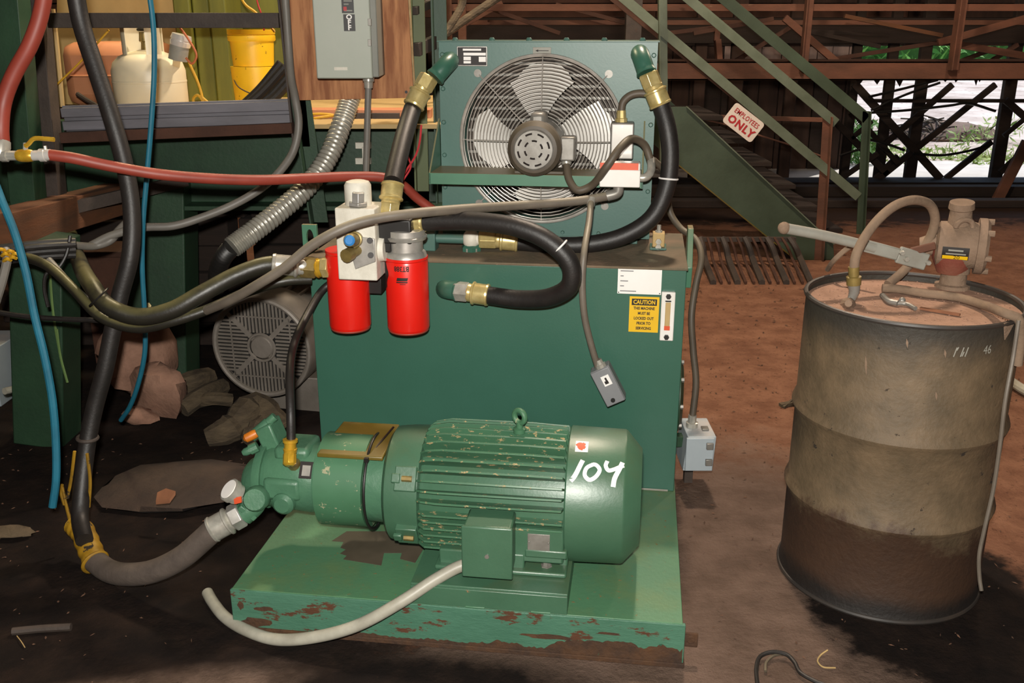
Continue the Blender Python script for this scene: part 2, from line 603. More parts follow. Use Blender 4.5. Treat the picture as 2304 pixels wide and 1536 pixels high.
    def rock(s, c, r, sc_, seed, n=14, m=9, amp=.25):
        rr = random.Random(seed)
        b = len(s.v)
        s.sph(c, r, sc_, n, m)
        c = V(c)
        ks = [(V((rr.uniform(-1, 1), rr.uniform(-1, 1), rr.uniform(-1, 1))).normalized(), rr.uniform(.45, .95)) for _ in range(9)]
        for i in range(b, len(s.v)):
            d = s.v[i] - c
            u = V((d.x / (r * sc_[0]), d.y / (r * sc_[1]), d.z / (r * sc_[2])))
            k = 1.
            for nn, lim in ks:
                t = u.dot(nn)
                if t > lim:
                    k = min(k, lim / t)
            k *= 1 + rr.uniform(-amp, amp) * .25
            s.v[i] = c + d * k
        return s

    def text(s, body, size, fn, spacing=1., xs=1., bold=0.):
        cu = bpy.data.curves.new('lettering', 'FONT')
        cu.body = body
        cu.size = size
        cu.align_x = 'CENTER'
        cu.align_y = 'CENTER'
        cu.space_character = spacing
        cu.offset = bold
        cu.resolution_u = 2
        o = bpy.data.objects.new('lettering', cu)
        COL.objects.link(o)
        dg = bpy.context.evaluated_depsgraph_get()
        me = bpy.data.meshes.new_from_object(o.evaluated_get(dg))
        vs = [fn(v.co.x * xs, v.co.y) for v in me.vertices]
        fs = [tuple(p.vertices) for p in me.polygons]
        bpy.data.objects.remove(o)
        bpy.data.curves.remove(cu)
        bpy.data.meshes.remove(me)
        return s.add(vs, fs)

    def ribbon(s, pts, w, fn, res=8):
        P = s.curve([V((p[0], p[1], 0)) for p in pts], res)
        vs, fs = [], []
        for i, c in enumerate(P):
            d = (P[min(i + 1, len(P) - 1)] - P[max(i - 1, 0)]).normalized()
            nrm = V((-d.y, d.x, 0)) * (w / 2)
            for q in (c + nrm, c - nrm):
                vs.append(fn(q.x, q.y))
        for i in range(len(P) - 1):
            fs.append((2 * i, 2 * i + 1, 2 * i + 3, 2 * i + 2))
        return s.add(vs, fs)


class Thing:
    """an Empty (or a single mesh) at the thing's base; parts are built in frame coordinates and shifted at the end"""
    ALL = []

    def __init__(s, name, label=None, cat=None, group=None, frame='W', kind=None, solo=None):
        s.frame, s.meshes, s.root = frame, [], None
        s.args = (name, label, cat, group, kind)
        if solo:
            g, m, bev = solo
            s.root = mesh_obj(name, g, m, bev)
            s.meshes.append(s.root.data)
        else:
            s.root = bpy.data.objects.new(name, None)
            s.root.empty_display_size = .05
            COL.objects.link(s.root)
        o = s.root
        if label:
            o['label'] = label
        if cat:
            o['category'] = cat
        if group:
            o['group'] = group
        if kind:
            o['kind'] = kind
        Thing.ALL.append(s)

    def part(s, name, g, m, bev=0., parent=None, label=None, kind=None, angle=35):
        o = mesh_obj(name, g, m, bev, angle)
        o.parent = parent or s.root
        if label:
            o['label'] = label
        if kind:
            o['kind'] = kind
        s.meshes.append(o.data)
        return o

    def finish(s):
        lo, hi = V((1e9,) * 3), V((-1e9,) * 3)
        for me in s.meshes:
            for v in me.vertices:
                for i in range(3):
                    lo[i] = min(lo[i], v.co[i])
                    hi[i] = max(hi[i], v.co[i])
        c = V(((lo.x + hi.x) / 2, (lo.y + hi.y) / 2, lo.z))
        mt = Matrix.Translation(-c)
        for me in s.meshes:
            me.transform(mt)
        if s.frame == 'M':
            s.root.location = m2w(c)
            s.root.rotation_euler = (0, 0, -YAW)
        else:
            s.root.location = c


def mesh_obj(name, g, m, bev=0., angle=35):
    me = bpy.data.meshes.new(name)
    me.from_pydata([tuple(v) for v in g.v], [], g.f)
    me.validate()
    me.update()
    for p in me.polygons:
        p.use_smooth = True
    me.set_sharp_from_angle(angle=rad(angle))
    me.materials.append(M[m] if isinstance(m, str) else m)
    o = bpy.data.objects.new(name, me)
    COL.objects.link(o)
    if bev:
        b = o.modifiers.new('bevel', 'BEVEL')
        b.width = bev
        b.segments = 2
        b.limit_method = 'ANGLE'
        b.angle_limit = rad(40)
    return o


def solo(name, label, cat, g, m, frame='W', group=None, bev=0., kind=None):
    return Thing(name, label, cat, group, frame, kind, solo=(g, m, bev))


def structure(name, g, m):
    o = mesh_obj(name, g, m)
    o['kind'] = 'structure'
    return o


def dirn(p, q):
    return (V(q) - V(p)).normalized()


def ferrule(t, p, q, r, parent=None, m='brass', name='ferrule', label=None):
    """crimped hose end from the hose (p) to the nut (q)"""
    return t.part(name, G().rev(p, q, [(0, r * .9), (.02, r), (.1, r * 1.04), (.12, r * .97), (.62, r * .97), (.66, r * 1.08), (.72, r * 1.08),
                                       (.78, r * .82), (.9, r * .86), (1, r * .75)], 20), m, parent=parent, label=label)


def hexnut(t, p, q, r, parent=None, m='brass', name='hex_nut', label=None):
    return t.part(name, G().rev(p, q, [(0, r * .9), (.1, r), (.9, r), (1, r * .9)], 6), m, parent=parent, bev=.001, angle=20, label=label)


def elbow(t, name, pts, r, m, flare=1.15, parent=None, label=None):
    def rf(i, n):
        e = min(i, n - 1 - i)
        return r * flare if e < 2 else r
    return t.part(name, G().tube(pts, r, 18, 8, rfun=rf), m, parent=parent, label=label)
# ------------------------------------------------------------------ setting: ground, shed shell
structure('floor', G().box(-6, 8, -3, 11.9, -.12, 0), floor_mat())
structure('ceiling', G().box(-6.2, 8.2, -3.2, 11.6, 4.6, 4.75), 'ceil')
structure('wall_left', G().box(-6.2, -6, -3, 11.4, 0, 4.6), 'woodvert')
structure('wall_right', G().box(8, 8.2, -3, 11.4, 0, 4.6), 'woodvert')
structure('wall_front', G().box(-6, 8, -3.2, -3, 0, 4.6), 'woodvert')

# ------------------------------------------------------------------ skid
MS = 'M'
sk = Thing('skid_base', 'low green steel skid with rusty front edge carrying the motor and tank', 'skid', frame=MS)
sk.part('top_plate', G().box(0, 1.225, .004, 1.32, .118, .13), 'skidtop', .002)
sk.part('front_channel', G().box(-.004, 1.232, 0, .012, .012, .128), 'skidfront', .002)
sk.part('bottom_flange', G().box(-.004, 1.235, -.006, .07, .0, .014), 'skidrust', .002, label='rusty lower flange')
for x in (0.0, 1.217):
    sk.part('side_channel', G().box(x, x + .008, .012, 1.32, 0, .119), 'skidrust', .001)
sk.part('rear_channel', G().box(.008, 1.217, 1.31, 1.32, 0, .118), 'skidfront')
lg = G().box(1.232, 1.268, .03, .036, .045, .085)
lg.rev((1.25, .029, .065), (1.25, .037, .065), [(0, .012), (1, .012)], 10)
sk.part('anchor_lug', lg, 'skidrust', .002)
# weld beads along the pedestal foot
sk.part('oil_patch', G().prism([pmz(x, y, .1302) for x, y in ((746, 1217), (773, 1219), (766, 1232), (778, 1236), (765, 1245), (780, 1250), (772, 1258), (858, 1272), (864, 1244), (904, 1244), (900, 1257), (934, 1266), (958, 1226), (930, 1195), (780, 1195))], (0, 0, .0006)), 'stain')
rb = random.Random(2)
tp, hcur = [], .03
for i in range(150):
    hcur += rb.uniform(-.007, .007)
    hcur = min(.05, max(.012, hcur))
    tp.append((1.228 - 1.0 * i / 149, .014 + max(.003, hcur * (1.15 - i / 149) + rb.uniform(-.002, .002))))
sk.part('rust_band', G().prism([(1.228, -.0006, .013)] + [(x, -.0006, z) for x, z in tp] + [(.228, -.0006, .013)], (0, .0005, 0)), 'skidrust', label='ragged rust along the lower front')
for (x0, z0, w_, h_) in ((.02, .03, .09, .03), (.06, .075, .06, .016), (.8, .06, .14, .016), (1.0, .085, .07, .01), (.012, .08, .02, .03)):
    pl = []
    for i in range(12):
        a_ = 2 * math.pi * i / 12
        q_ = .65 + .5 * rb.random()
        pl.append((max(.002, x0 + w_ / 2 + w_ / 2 * q_ * math.cos(a_)), -.0005, z0 + h_ / 2 * q_ * math.sin(a_)))
    sk.part('rust_spot', G().prism(pl, (0, .0004, 0)), 'skidrust')

# pedestal
pd = Thing('motor_pedestal', 'flat green box pedestal under the electric motor on the skid', 'pedestal', frame=MS)
pd.part('front_plate', G().box(.505, .925, .0, .01, .131, .185), 'motor', .002)
pd.part('top_plate', G().box(.505, .925, .006, .56, .179, .19), 'motor', .002)
pd.part('end_plate', G().box(.915, .925, .01, .55, .131, .179), 'motor', .001)
pd.part('end_plate', G().box(.505, .515, .01, .55, .131, .179), 'motor', .001)
for x in (.655, .83):
    pd.part('weld_bead', G().tube([(x, .0, .133), (x + .025, -.002, .134), (x + .05, 0, .133)], .003, 6), 'guard')

# ------------------------------------------------------------------ electric motor
AX = V((0, .28, .345))
RM = .187


def ax(u, dv=0, dw=0):
    return V((u, AX.y + dv, AX.z + dw))


def rim_pt(u, th, r):      # th from straight up, positive towards the viewer
    return V((u, AX.y - r * math.sin(th), AX.z + r * math.cos(th)))


mo = Thing('electric_motor', 'green finned electric motor with white painted number on its end cowl', 'motor', frame=MS)
mo.part('motor_body', G().rev(ax(.5), ax(.915), [(0, .148), (.03, .156), (1, .158)], 48), 'motor')
cw = mo.part('fan_cowl', G().rev(ax(.903), ax(1.105), [(0, .186), (.02, .19), (.76, .187), (.79, .184), (1, .135), (1.0, .05)], 56), 'motor')
bl = mo.part('end_bell', G().rev(ax(.395), ax(.505), [(0, .12), (.03, .15), (.12, .163), (.5, .168), (.97, .17), (1, .15)], 48), 'motor')
for th in (-60, 60, 118, -118, 178):
    t0 = rad(th)
    d = V((0, -math.sin(t0), math.cos(t0)))
    tg = V((0, -math.cos(t0), -math.sin(t0)))
    g = G().obox(ax(.47) + d * .165, (.03, 0, 0), tg * .034, d * .016)
    g.obox(ax(.445) + d * .183, (.012, 0, 0), tg * .013, d * .006)
    b = mo.part('bell_lug', g, 'motor', .003)
    mo.part('lug_bolt', G().rev(ax(.462) + d * .184, ax(.49) + d * .184, [(0, .008), (1, .008)], 6), 'brassdull', parent=b)
# cooling fins, cast parallel to the shaft and pointing sideways / upwards
nf = 0
angs = [-75, -60, -48, -38, -29, -20, -11, -2, 7, 16, 25, 34, 43, 52, 61, 70, 79]
for th in angs:
    t0 = rad(th)
    d = V((0, -math.sin(t0), math.cos(t0)))
    tg = V((0, -math.cos(t0), -math.sin(t0))) * .0032
    prof = [(.498, .15), (.498, .168), (.515, .183), (.56, .192), (.8, .193), (.897, .189), (.905, .15)]
    pl = [ax(u) + d * r - tg for u, r in prof]
    mo.part('cooling_fin', G().prism(pl, tg * 2), 'fin', .001, angle=25)
for k, dw in enumerate((-.005, -.026, -.047, -.068, -.089, -.108)):     # horizontal fins on the flat flank
    x0 = .5
    r0 = math.sqrt(max(.0, .157 ** 2 - dw ** 2)) - .01
    y1 = -(.186 - .012 * (k / 5))
    pl = [(x0, AX.y - r0, AX.z + dw - .003), (x0, AX.y + y1 + .025, AX.z + dw - .003), (x0 + .02, AX.y + y1 + .004, AX.z + dw - .003),
          (.7 if k > 1 else .9, AX.y + y1, AX.z + dw - .003), (.7 if k > 1 else .9, AX.y - r0, AX.z + dw - .003)]
    mo.part('cooling_fin', G().prism(pl, (0, 0, .006)), 'fin', .001, angle=25)
# flat nameplate pad, plate
mo.part('plate_pad', G().box(.72, .905, AX.y - .182, AX.y - .12, AX.z - .125, AX.z - .022), 'motor', .006)
npl = mo.part('nameplate', G().box(.808, .868, AX.y - .1835, AX.y - .18, AX.z - .088, AX.z - .036), 'dullsteel', .001, label='weathered blank nameplate')
for x in (.812, .864):
    mo.part('rivet', G().sph((x, AX.y - .184, AX.z - .06), .003, n=8, m=6), 'dullsteel', parent=npl)
# feet: cast rails with a pocket and a bolt
for sgn, nm in ((-1, 'front'), (1, 'rear')):
    y0, y1 = AX.y + sgn * .185, AX.y + sgn * .09
    y0, y1 = min(y0, y1), max(y0, y1)
    yo = AX.y + sgn * .185
    g = G()
    g.box(.565, .80, y0, y1, .19, .245)                    # web
    g.box(.555, .915, y0 - (.018 if sgn < 0 else 0), y1 + (.018 if sgn > 0 else 0), .19, .204)
    g.box(.80, .915, y0, y1, .237, .262)
    g.box(.89, .915, y0 + .03, y1, .19, .25)
    ft = mo.part('foot', g, 'motor', .005)
    for x in (.60, .858):
        mo.part('foot_bolt', G().rev((x, yo - sgn * .02, .2), (x, yo - sgn * .02, .222), [(0, .016), (.3, .016), (.3, .011), (1, .011)], 6), 'dullsteel', parent=ft)
# junction box
jb = mo.part('junction_box', G().box(.648, .775, .018, .115, .222, .365), 'motor', .006)
mo.part('box_lid', G().box(.644, .779, .008, .0185, .218, .369), 'motor', .004, parent=jb)
mo.part('box_screw', G().cyl((.712, .004, .285), (.712, .009, .285), .006, 8), 'dullsteel', parent=jb)
# lifting eye
eye = G().torus((.765, AX.y - .02, AX.z + .232), (.5, .8, 0), .018, .008, 24, 10)
eye.rev((.765, AX.y - .02, AX.z + .185), (.765, AX.y - .02, AX.z + .216), [(0, .018), (.4, .018), (.5, .01), (1, .01)], 12)
mo.part('lifting_eye', eye, 'guard')


def on_cowl(x, y):          # x along the shaft from the cowl's middle, y round the cowl (down positive)
    r = .1885 + .0012
    return rim_pt(1.012 + x * .96, y / .19, r)


mk = G()
S = .95
mk.ribbon([(-.068, .118), (-.088, .165), (-.098, .178)], .013, on_cowl)
mk.ribbon([(-.038, .128), (-.056, .14), (-.06, .16), (-.047, .172), (-.03, .163), (-.02, .143), (-.03, .13), (-.04, .128)], .011, on_cowl)
mk.ribbon([(.0, .116), (-.004, .13), (.004, .143), (.018, .14), (.034, .132), (.046, .127)], .011, on_cowl)
mk.ribbon([(.042, .118), (.033, .14), (.022, .165), (.019, .187)], .013, on_cowl)
mo.part('painted_number', mk, 'paint', parent=cw, label='hand painted white 104')
st = G()
n = 6
grid = [[on_cowl(-.092 + .036 * i / n, .052 + .04 * j / n) for i in range(n + 1)] for j in range(n + 1)]
st.add([p for r_ in grid for p in r_], [(j * (n + 1) + i, j * (n + 1) + i + 1, (j + 1) * (n + 1) + i + 1, (j + 1) * (n + 1) + i) for j in range(n) for i in range(n)])
stk = mo.part('sticker', st, 'white', parent=cw, label='small square white sticker with red print')


def on_cowl2(x, y):
    p = on_cowl(x, y)
    d = V((0, p.y - AX.y, p.z - AX.z)).normalized()
    return p + d * .0006


pr = G()
pr.ribbon([(-.088, .072), (-.08, .064), (-.072, .066), (-.066, .062)], .012, on_cowl2)
pr.ribbon([(-.084, .08), (-.074, .074), (-.064, .078)], .011, on_cowl2)
pr.ribbon([(-.076, .086), (-.07, .07), (-.068, .06)], .009, on_cowl2)
mo.part('sticker_print', pr, 'orange', parent=cw)

# coupling guard
cg = Thing('coupling_guard', 'chipped green cylindrical coupling guard with olive window between pump and motor', 'guard', frame=MS)
cg.part('guard_shell', G().rev(ax(.193), ax(.335), [(0, .12), (.03, .135), (1, .135)], 40), 'guard')
cg.part('guard_ring', G().rev(ax(.335), ax(.4), [(0, .118), (1, .118)], 40), 'pump')
cg.part('window_cover', G().prism([(.2, AX.y - .086, AX.z + .104), (.39, AX.y - .086, AX.z + .104), (.395, AX.y + .09, AX.z + .13), (.225, AX.y + .09, AX.z + .13)], (0, 0, .012)), 'olive', .003)
zt = G().torus(ax(.345), (1, 0, 0), .1375, .004, 48, 8)
cg.part('cable_tie', zt, 'black', label='black cable tie wrapped around it')
cg.part('tie_tail', G().bar(rim_pt(.345, rad(38), .14), ax(.385, .06, .145), .005, .003), 'black')
cg.part('tie_lock', G().obox(rim_pt(.345, rad(40), .141), (.006, 0, 0), (0, .006, 0), (0, 0, .006)), 'black')

# ------------------------------------------------------------------ pump
pu = Thing('hydraulic_pump', 'green cast hydraulic piston pump bolted beside the coupling guard', 'pump', frame=MS)
pu.part('mounting_flange', G().rev(ax(.183), ax(.195), [(0, .1), (.1, .11), (1, .112)], 32), 'pump')
b = G().rev(ax(.025), ax(.185), [(0, .088), (.1, .096), (.5, .1), (.85, .104), (1, .096)], 28)
pu.part('pump_body', b, 'pump')
g = G().box(.04, .15, AX.y - .108, AX.y + .02, AX.z - .03, AX.z + .035)
pu.part('port_block', g, 'pump', .012)
pu.part('port_boss', G().rev(ax(.1, -.1, -.035), ax(.1, -.125, -.035), [(0, .034), (.6, .032), (1, .022)], 18), 'pump')
pu.part('top_rib', G().box(.06, .165, AX.y - .06, AX.y + .06, AX.z + .07, AX.z + .112), 'pump', .014)
pu.part('end_plate', G().rev(ax(-.003), ax(.026), [(0, .082), (.1, .092), (.9, .1), (1, .1)], 28), 'pump', .0)
pu.part('end_housing', G().rev(ax(-.045, -.01, -.02), ax(0, -.01, -.02), [(0, .05), (.3, .066), (1, .08)], 24), 'pump')
# plate on the body
nmp = pu.part('nameplate', G().obox(rim_pt(.166, rad(54), .1065), (.019, 0, 0), V((0, -math.cos(rad(56)), -math.sin(rad(56)))) * .024, V((0, -math.sin(rad(56)), math.cos(rad(56)))) * .0015), 'ink', label='black and silver nameplate')
pu.part('plate_text_panel', G().obox(rim_pt(.167, rad(55), .108), (.012, 0, 0), V((0, -math.cos(rad(56)), -math.sin(rad(56)))) * .015, V((0, -math.sin(rad(56)), math.cos(rad(56)))) * .0008), 'alumdk', parent=nmp)
# control valve on top left
cv = pu.part('control_valve', G().obox(ax(.03, .02, .115), (.024, 0, .012), (0, .04, 0), (-.014, 0, .04)), 'pump', .006)
pu.part('valve_spool', G().rev(ax(-.02, -.01, .12), ax(.045, .015, .178), [(0, .016), (.7, .016), (.72, .013), (1, .013)], 14), 'pump', parent=cv)
pu.part('adjuster_cap', G().rev(ax(-.034, -.035, .122), ax(.0, -.02, .138), [(0, .006), (.15, .013), (.8, .014), (1, .012)], 12), 'orangecap', parent=cv, label='orange cap')
pu.part('adjuster_screw', G().rev(ax(-.03, -.06, .09), ax(.01, -.045, .108), [(0, .008), (.2, .012), (.5, .012), (.5, .016), (1, .016)], 10), 'pump', parent=cv)
# suction flange and elbow
e0 = ax(-.02, -.04, -.03)
sf = pu.part('suction_elbow', G().tube([e0, pm(572, 1132, .17), pm(545, 1158, .15)], .034, 18), 'pump')
pu.part('elbow_plug', G().rev(pm(582, 1118, .18), pm(572, 1124, .13), [(0, .036), (.8, .036), (1, .03)], 18), 'pump', parent=sf)
pu.part('elbow_flange', G().rev(pm(562, 1140, .158), pm(553, 1149, .154), [(0, .042), (1, .042)], 4, rot=rad(45)), 'pump', .003, parent=sf)

# gauge on the elbow
gd = dirn(pm(540, 1120, .12), pm(505, 1095, .06))
gc = pm(535, 1113, .135)
ga = Thing('suction_gauge', 'small round silver pressure gauge on the suction elbow of the pump', 'gauge', frame=MS)
gn = (V((-.4, -.35, .55))).normalized()
ga.part('gauge_case', G().rev(gc - gn * .002, gc + gn * .034, [(0, .026), (.1, .03), (.55, .03), (.56, .034), (.95, .034), (1, .03)], 28), 'steel')
ga.part('gauge_dial', G().cyl(gc + gn * .0335, gc + gn * .036, .028, 24), 'white')
ga.part('gauge_stem', G().cyl(gc - gn * .03, gc, .012, 10), 'steel')
ga.part('case_sticker', G().obox(gc + gn * .012 + V((.02, -.026, -.008)), (.008, .006, 0), (0, .002, .001), (0, 0, .008)), 'orange')

# small brass fitting + case drain hose
cd = Thing('drain_hose', 'thin black hose rising from brass fitting on the pump', 'hose', frame=MS)
cd.part('hose_tube', G().tube([pm(655, 990, .2), pm(654, 930, .22), pm(652, 850, .3), pm(660, 780, .45), pm(690, 710, .62), pm(728, 650, .72), pm(760, 628, .74)], .0125, 14), 'rubber')
cd.part('crimp_nut', G().rev(pm(653, 1018, .19), pm(653, 988, .195), [(0, .018), (.3, .02), (.35, .017), (.75, .017), (.8, .021), (1, .021)], 14), 'brassb')
cd.part('brass_elbow', G().rev(pm(651, 1048, .165), pm(652, 1016, .19), [(0, .012), (.15, .019), (.8, .019), (1, .015)], 8), 'brassb', .001)
cd.part('elbow_base', G().rev(pm(650, 1034, .17), pm(664, 1046, .215), [(0, .016), (1, .02)], 10), 'brassdull')

# suction hose on the ground
sh = Thing('suction_hose', 'thick dusty suction hose curving along the ground from the pump', 'hose', frame=MS)
p0, p1 = pm(484, 1188, .12), pm(545, 1154, .15)
sp = [p0, pm(455, 1215, .11), pm(410, 1253, .1), pm(350, 1283, .1), pm(290, 1292, .12), pm(245, 1284, .16), pm(214, 1262, .2)]
sh.part('hose_tube', G().tube(sp, .034, 20), 'tarhose')
ferrule(sh, p0 - (p1 - p0) * .15, p0 + (p1 - p0) * .75, .038, m='steel', name='ferrule', label='silver crimped ferrule')
hexnut(sh, p0 + (p1 - p0) * .6, p1, .039, m='alumdk')
bs_ = [pm(482, 1207, .095), pm(455, 1232, .085), pm(425, 1255, .08)]
sh.part('blue_stripe', G().tube(bs_, .005, 8), 'bluecap', label='blue stripe under the hose')
wrp = [pm(214, 1262, .2), pm(200, 1230, .24), pm(185, 1195, .28), pm(168, 1178, .3)]
wr = sh.part('yellow_wrap', G().tube(wrp, .04, 16, rfun=lambda i, n: .036 + .0015 * math.sin(i * 1.3)), 'ywrap', label='torn yellow protective wrap')
sh.part('wrap_end', G().torus(pm(214, 1264, .2), dirn(pm(230, 1278, .18), pm(200, 1235, .23)), .037, .006, 24, 8), 'ywrap', parent=wr)
for q in (((200, 1290), (190, 1270), (205, 1240)), ((160, 1180), (150, 1140), (140, 1095)), ((152, 1120), (160, 1080), (168, 1015)), ((200, 1140), (203, 1080), (196, 1020)), ((145, 1135), (137, 1105), (140, 1090))):
    sh.part('torn_strip', G().tube([pm(x, y, .33) for x, y in q], .005, 6), 'ywrap', parent=wr)

# conduit to the motor, lying on the ground
gp = [pm(1082, 1266, .06), pm(1040, 1272, .045), pm(985, 1300, .02), pm(900, 1355, -.03), pm(800, 1408, -.06), pm(700, 1434, -.07), pm(620, 1438, -.06), pm(555, 1426, -.02), pm(508, 1398, .03), pm(478, 1355, .1), pm(467, 1335, .14)]
for q in gp[4:]:
    q.z = max(q.z, .016)
pc = Thing('motor_conduit', 'pale grey flexible conduit looping over the skid front from the motor', 'conduit', frame=MS)
pc.part('conduit_tube', G().tube(gp, .0165, 16, 10), 'pvc')
pc.part('conduit_connector', G().rev(pm(1106, 1268, .07), pm(1066, 1268, .052), [(0, .014), (.3, .02), (.7, .02), (1, .018)], 14), 'guard')
# ------------------------------------------------------------------ oil tank
TW0, TW1, TV0, TV1, TZ0, TZ1 = .014, 1.22, .75, 1.26, .13, .89
tk = Thing('oil_tank', 'large green rectangular oil tank with hose elbow, stickers and lifting lugs', 'tank', frame=MS)
tk.part('front_panel', G().box(TW0, TW1, TV0, TV0 + .008, TZ0, TZ1 - .006), 'tank', .002)
for x in (TW0, TW1 - .008):
    tk.part('side_panel', G().box(x, x + .008, TV0 + .008, TV1, TZ0, TZ1 - .006), 'tank')
tk.part('back_panel', G().box(TW0, TW1, TV1, TV1 + .008, TZ0, TZ1), 'tank')
tk.part('top_panel', G().box(TW0 - .004, TW1 + .004, TV0 - .006, TV1 + .01, TZ1 - .006, TZ1 + .002), 'tanktop', .002, label='dusty top panel')
tk.part('weld_bead', G().tube([(.93, TV0 - .002, .133), (1.05, TV0 - .003, .134), (1.2, TV0 - .002, .133)], .0035, 6), 'handle', label='pale weld bead along the foot')
# lifting lugs
lug = G().prism([(TW1 + .004, .86, .80), (TW1 + .004, .98, .80), (TW1 + .004, 1.0, .87), (TW1 + .004, .96, .985), (TW1 + .004, .9, .985), (TW1 + .004, .84, .87)], (.018, 0, 0))
tk.part('lifting_lug', lug, 'bar', .002)
lz = [pm(x, y, .86) for x, y in ((663, 508), (703, 500), (703, 570), (703, 660), (672, 660), (664, 580))]
c = pm(683, 545, .86)
LU = G()
outer = [V((-.06, .86, .80)), V((-.012, .86, .80)), V((.0, .86, .86)), V((.0, .86, .985)), V((-.055, .86, .98)), V((-.06, .86, .88))]
outer = [V((p.x + .02, p.y, p.z)) for p in [V((-.055, 0, .80)), V((-.0, 0, .80)), V((.0, 0, .99)), V((-.055, 0, .98))]]


def plate_with_hole(g, x0, x1, z0, z1, y0, y1, hx, hz, rx, rz, n=24):
    """upright plate in the u-w plane with an oval hole"""
    ring, out = [], []
    for i in range(n):
        th = 2 * math.pi * (i + .5) / n
        c_, s_ = math.cos(th), math.sin(th)
        ring.append((hx + rx * c_, hz + rz * s_))
        k = 1e9
        if abs(c_) > 1e-6:
            k = min(k, ((x1 - hx) if c_ > 0 else (x0 - hx)) / c_)
        if abs(s_) > 1e-6:
            k = min(k, ((z1 - hz) if s_ > 0 else (z0 - hz)) / s_)
        out.append((hx + k * c_, hz + k * s_))
    for (cx, cz) in ((x0, z0), (x0, z1), (x1, z0), (x1, z1)):     # square the corners
        i = min(range(n), key=lambda q: (out[q][0] - cx) ** 2 + (out[q][1] - cz) ** 2)
        out[i] = (cx, cz)
    vs = [(x, y0, z) for x, z in ring] + [(x, y0, z) for x, z in out] + [(x, y1, z) for x, z in ring] + [(x, y1, z) for x, z in out]
    fs = []
    for i in range(n):
        j = (i + 1) % n
        fs += [(i, j, n + j, n + i), (2 * n + i, 3 * n + i, 3 * n + j, 2 * n + j), (i, 2 * n + i, 2 * n + j, j), (n + i, n + j, 3 * n + j, 3 * n + i)]
    return g.add(vs, fs)


ll = plate_with_hole(G(), -.038, .012, .80, .975, .845, .86, -.012, .925, .013, .034)
tk.part('lifting_lug', ll, 'bar', .001)
# round inspection cover on the right side
ic = G().rev((TW1, 1.0, .38), (TW1 + .022, 1.0, .38), [(0, .13), (.5, .13), (.6, .12), (1, .1)], 36)
cvp = tk.part('inspection_cover', ic, 'greendk')
for k in range(8):
    a = k * math.pi / 4
    tk.part('cover_bolt', G().rev((TW1 + .01, 1.0 + .118 * math.cos(a), .38 + .118 * math.sin(a)), (TW1 + .022, 1.0 + .118 * math.cos(a), .38 + .118 * math.sin(a)), [(0, .008), (1, .008)], 6), 'dullsteel', parent=cvp)
# white plate label with faint print
FV = TV0 - .0015


def flat(u0, w0, v=FV - .0008):
    return lambda x, y: V((u0 + x, v, w0 + y))


a, b = pm(1391, 600, TV0), pm(1487, 663, TV0)
la = tk.part('data_label', G().box(a.x, b.x, FV, TV0, b.z, a.z), 'white', label='white data label')
lt = G()
for i, (x, w) in enumerate(((.03, .04), (.012, .01), (.02, .024), (.012, .012), (.03, .05))):
    zz = a.z - .012 - i * .016
    lt.box(a.x + .008, a.x + .008 + w, FV - .0006, FV, zz - .0016, zz + .0016)
tk.part('label_print', lt, 'midgrey', parent=la)
lf = G()
for x, z in ((a.x + .004, a.z - .004), (b.x - .004, a.z - .004), (a.x + .004, b.z + .004), (b.x - .004, b.z + .004)):
    lf.rev((x, FV, z), (x, FV - .001, z), [(0, .002), (1, .002)], 8)
tk.part('label_rivets', lf, 'black', parent=la)
# caution sticker
a, b = pm(1417, 666, TV0), pm(1480, 748, TV0)
cs = tk.part('caution_sticker', G().box(a.x, b.x, FV, TV0, b.z, a.z), 'yellow', label='yellow and black CAUTION sticker')
cu, cz, wd, ht = (a.x + b.x) / 2, a.z, b.x - a.x, a.z - b.z
tk.part('caution_band', G().box(a.x + .007, b.x - .007, FV - .0005, FV, cz - .028, cz - .007), 'black', parent=cs)
tk.part('caution_word', G().text('CAUTION', .0185, flat(cu, cz - .0178, FV - .0012), xs=.82, bold=.0006), 'yellow', parent=cs)
lw = G()
for i, s_ in enumerate(('THIS MACHINE', 'MUST BE', 'LOCKED OUT', 'PRIOR TO', 'SERVICING')):
    lw.text(s_, .0125, flat(cu, cz - .038 - i * .0163), xs=.78, bold=.0005)
tk.part('caution_wording', lw, 'ink', parent=cs)
# oil level gauge
a, b = pm(1489, 654, TV0), pm(1514, 764, TV0)
lg_ = tk.part('level_gauge', G().box(a.x, b.x, TV0 - .016, TV0, b.z, a.z), 'whiteenamel', .003, label='white framed oil level gauge')
um = (a.x + b.x) / 2
tk.part('sight_glass', G().box(um - .008, um + .008, TV0 - .019, TV0 - .015, b.z + .045, a.z - .032), 'tan', .002, parent=lg_)
tk.part('level_mark', G().box(um - .009, um + .009, TV0 - .0195, TV0 - .0185, b.z + .036, b.z + .05), 'orange', parent=lg_)
for z in (a.z - .013, b.z + .013):
    tk.part('gauge_bolt', G().rev((um, TV0 - .014, z), (um, TV0 - .024, z), [(0, .009), (1, .008)], 6), 'black', parent=lg_)
tk.part('gauge_line', G().box(um - .009, um + .009, TV0 - .0195, TV0 - .0165, a.z - .03, a.z - .026), 'black', parent=lg_)
# return elbow on the face
elbow(tk, 'return_elbow', [pm(1003, 650, TV0 + .005), pm(1003, 650, .71), pm(1010, 652, .685), pm(1030, 655, .675)], .029, 'tank', 1.12)
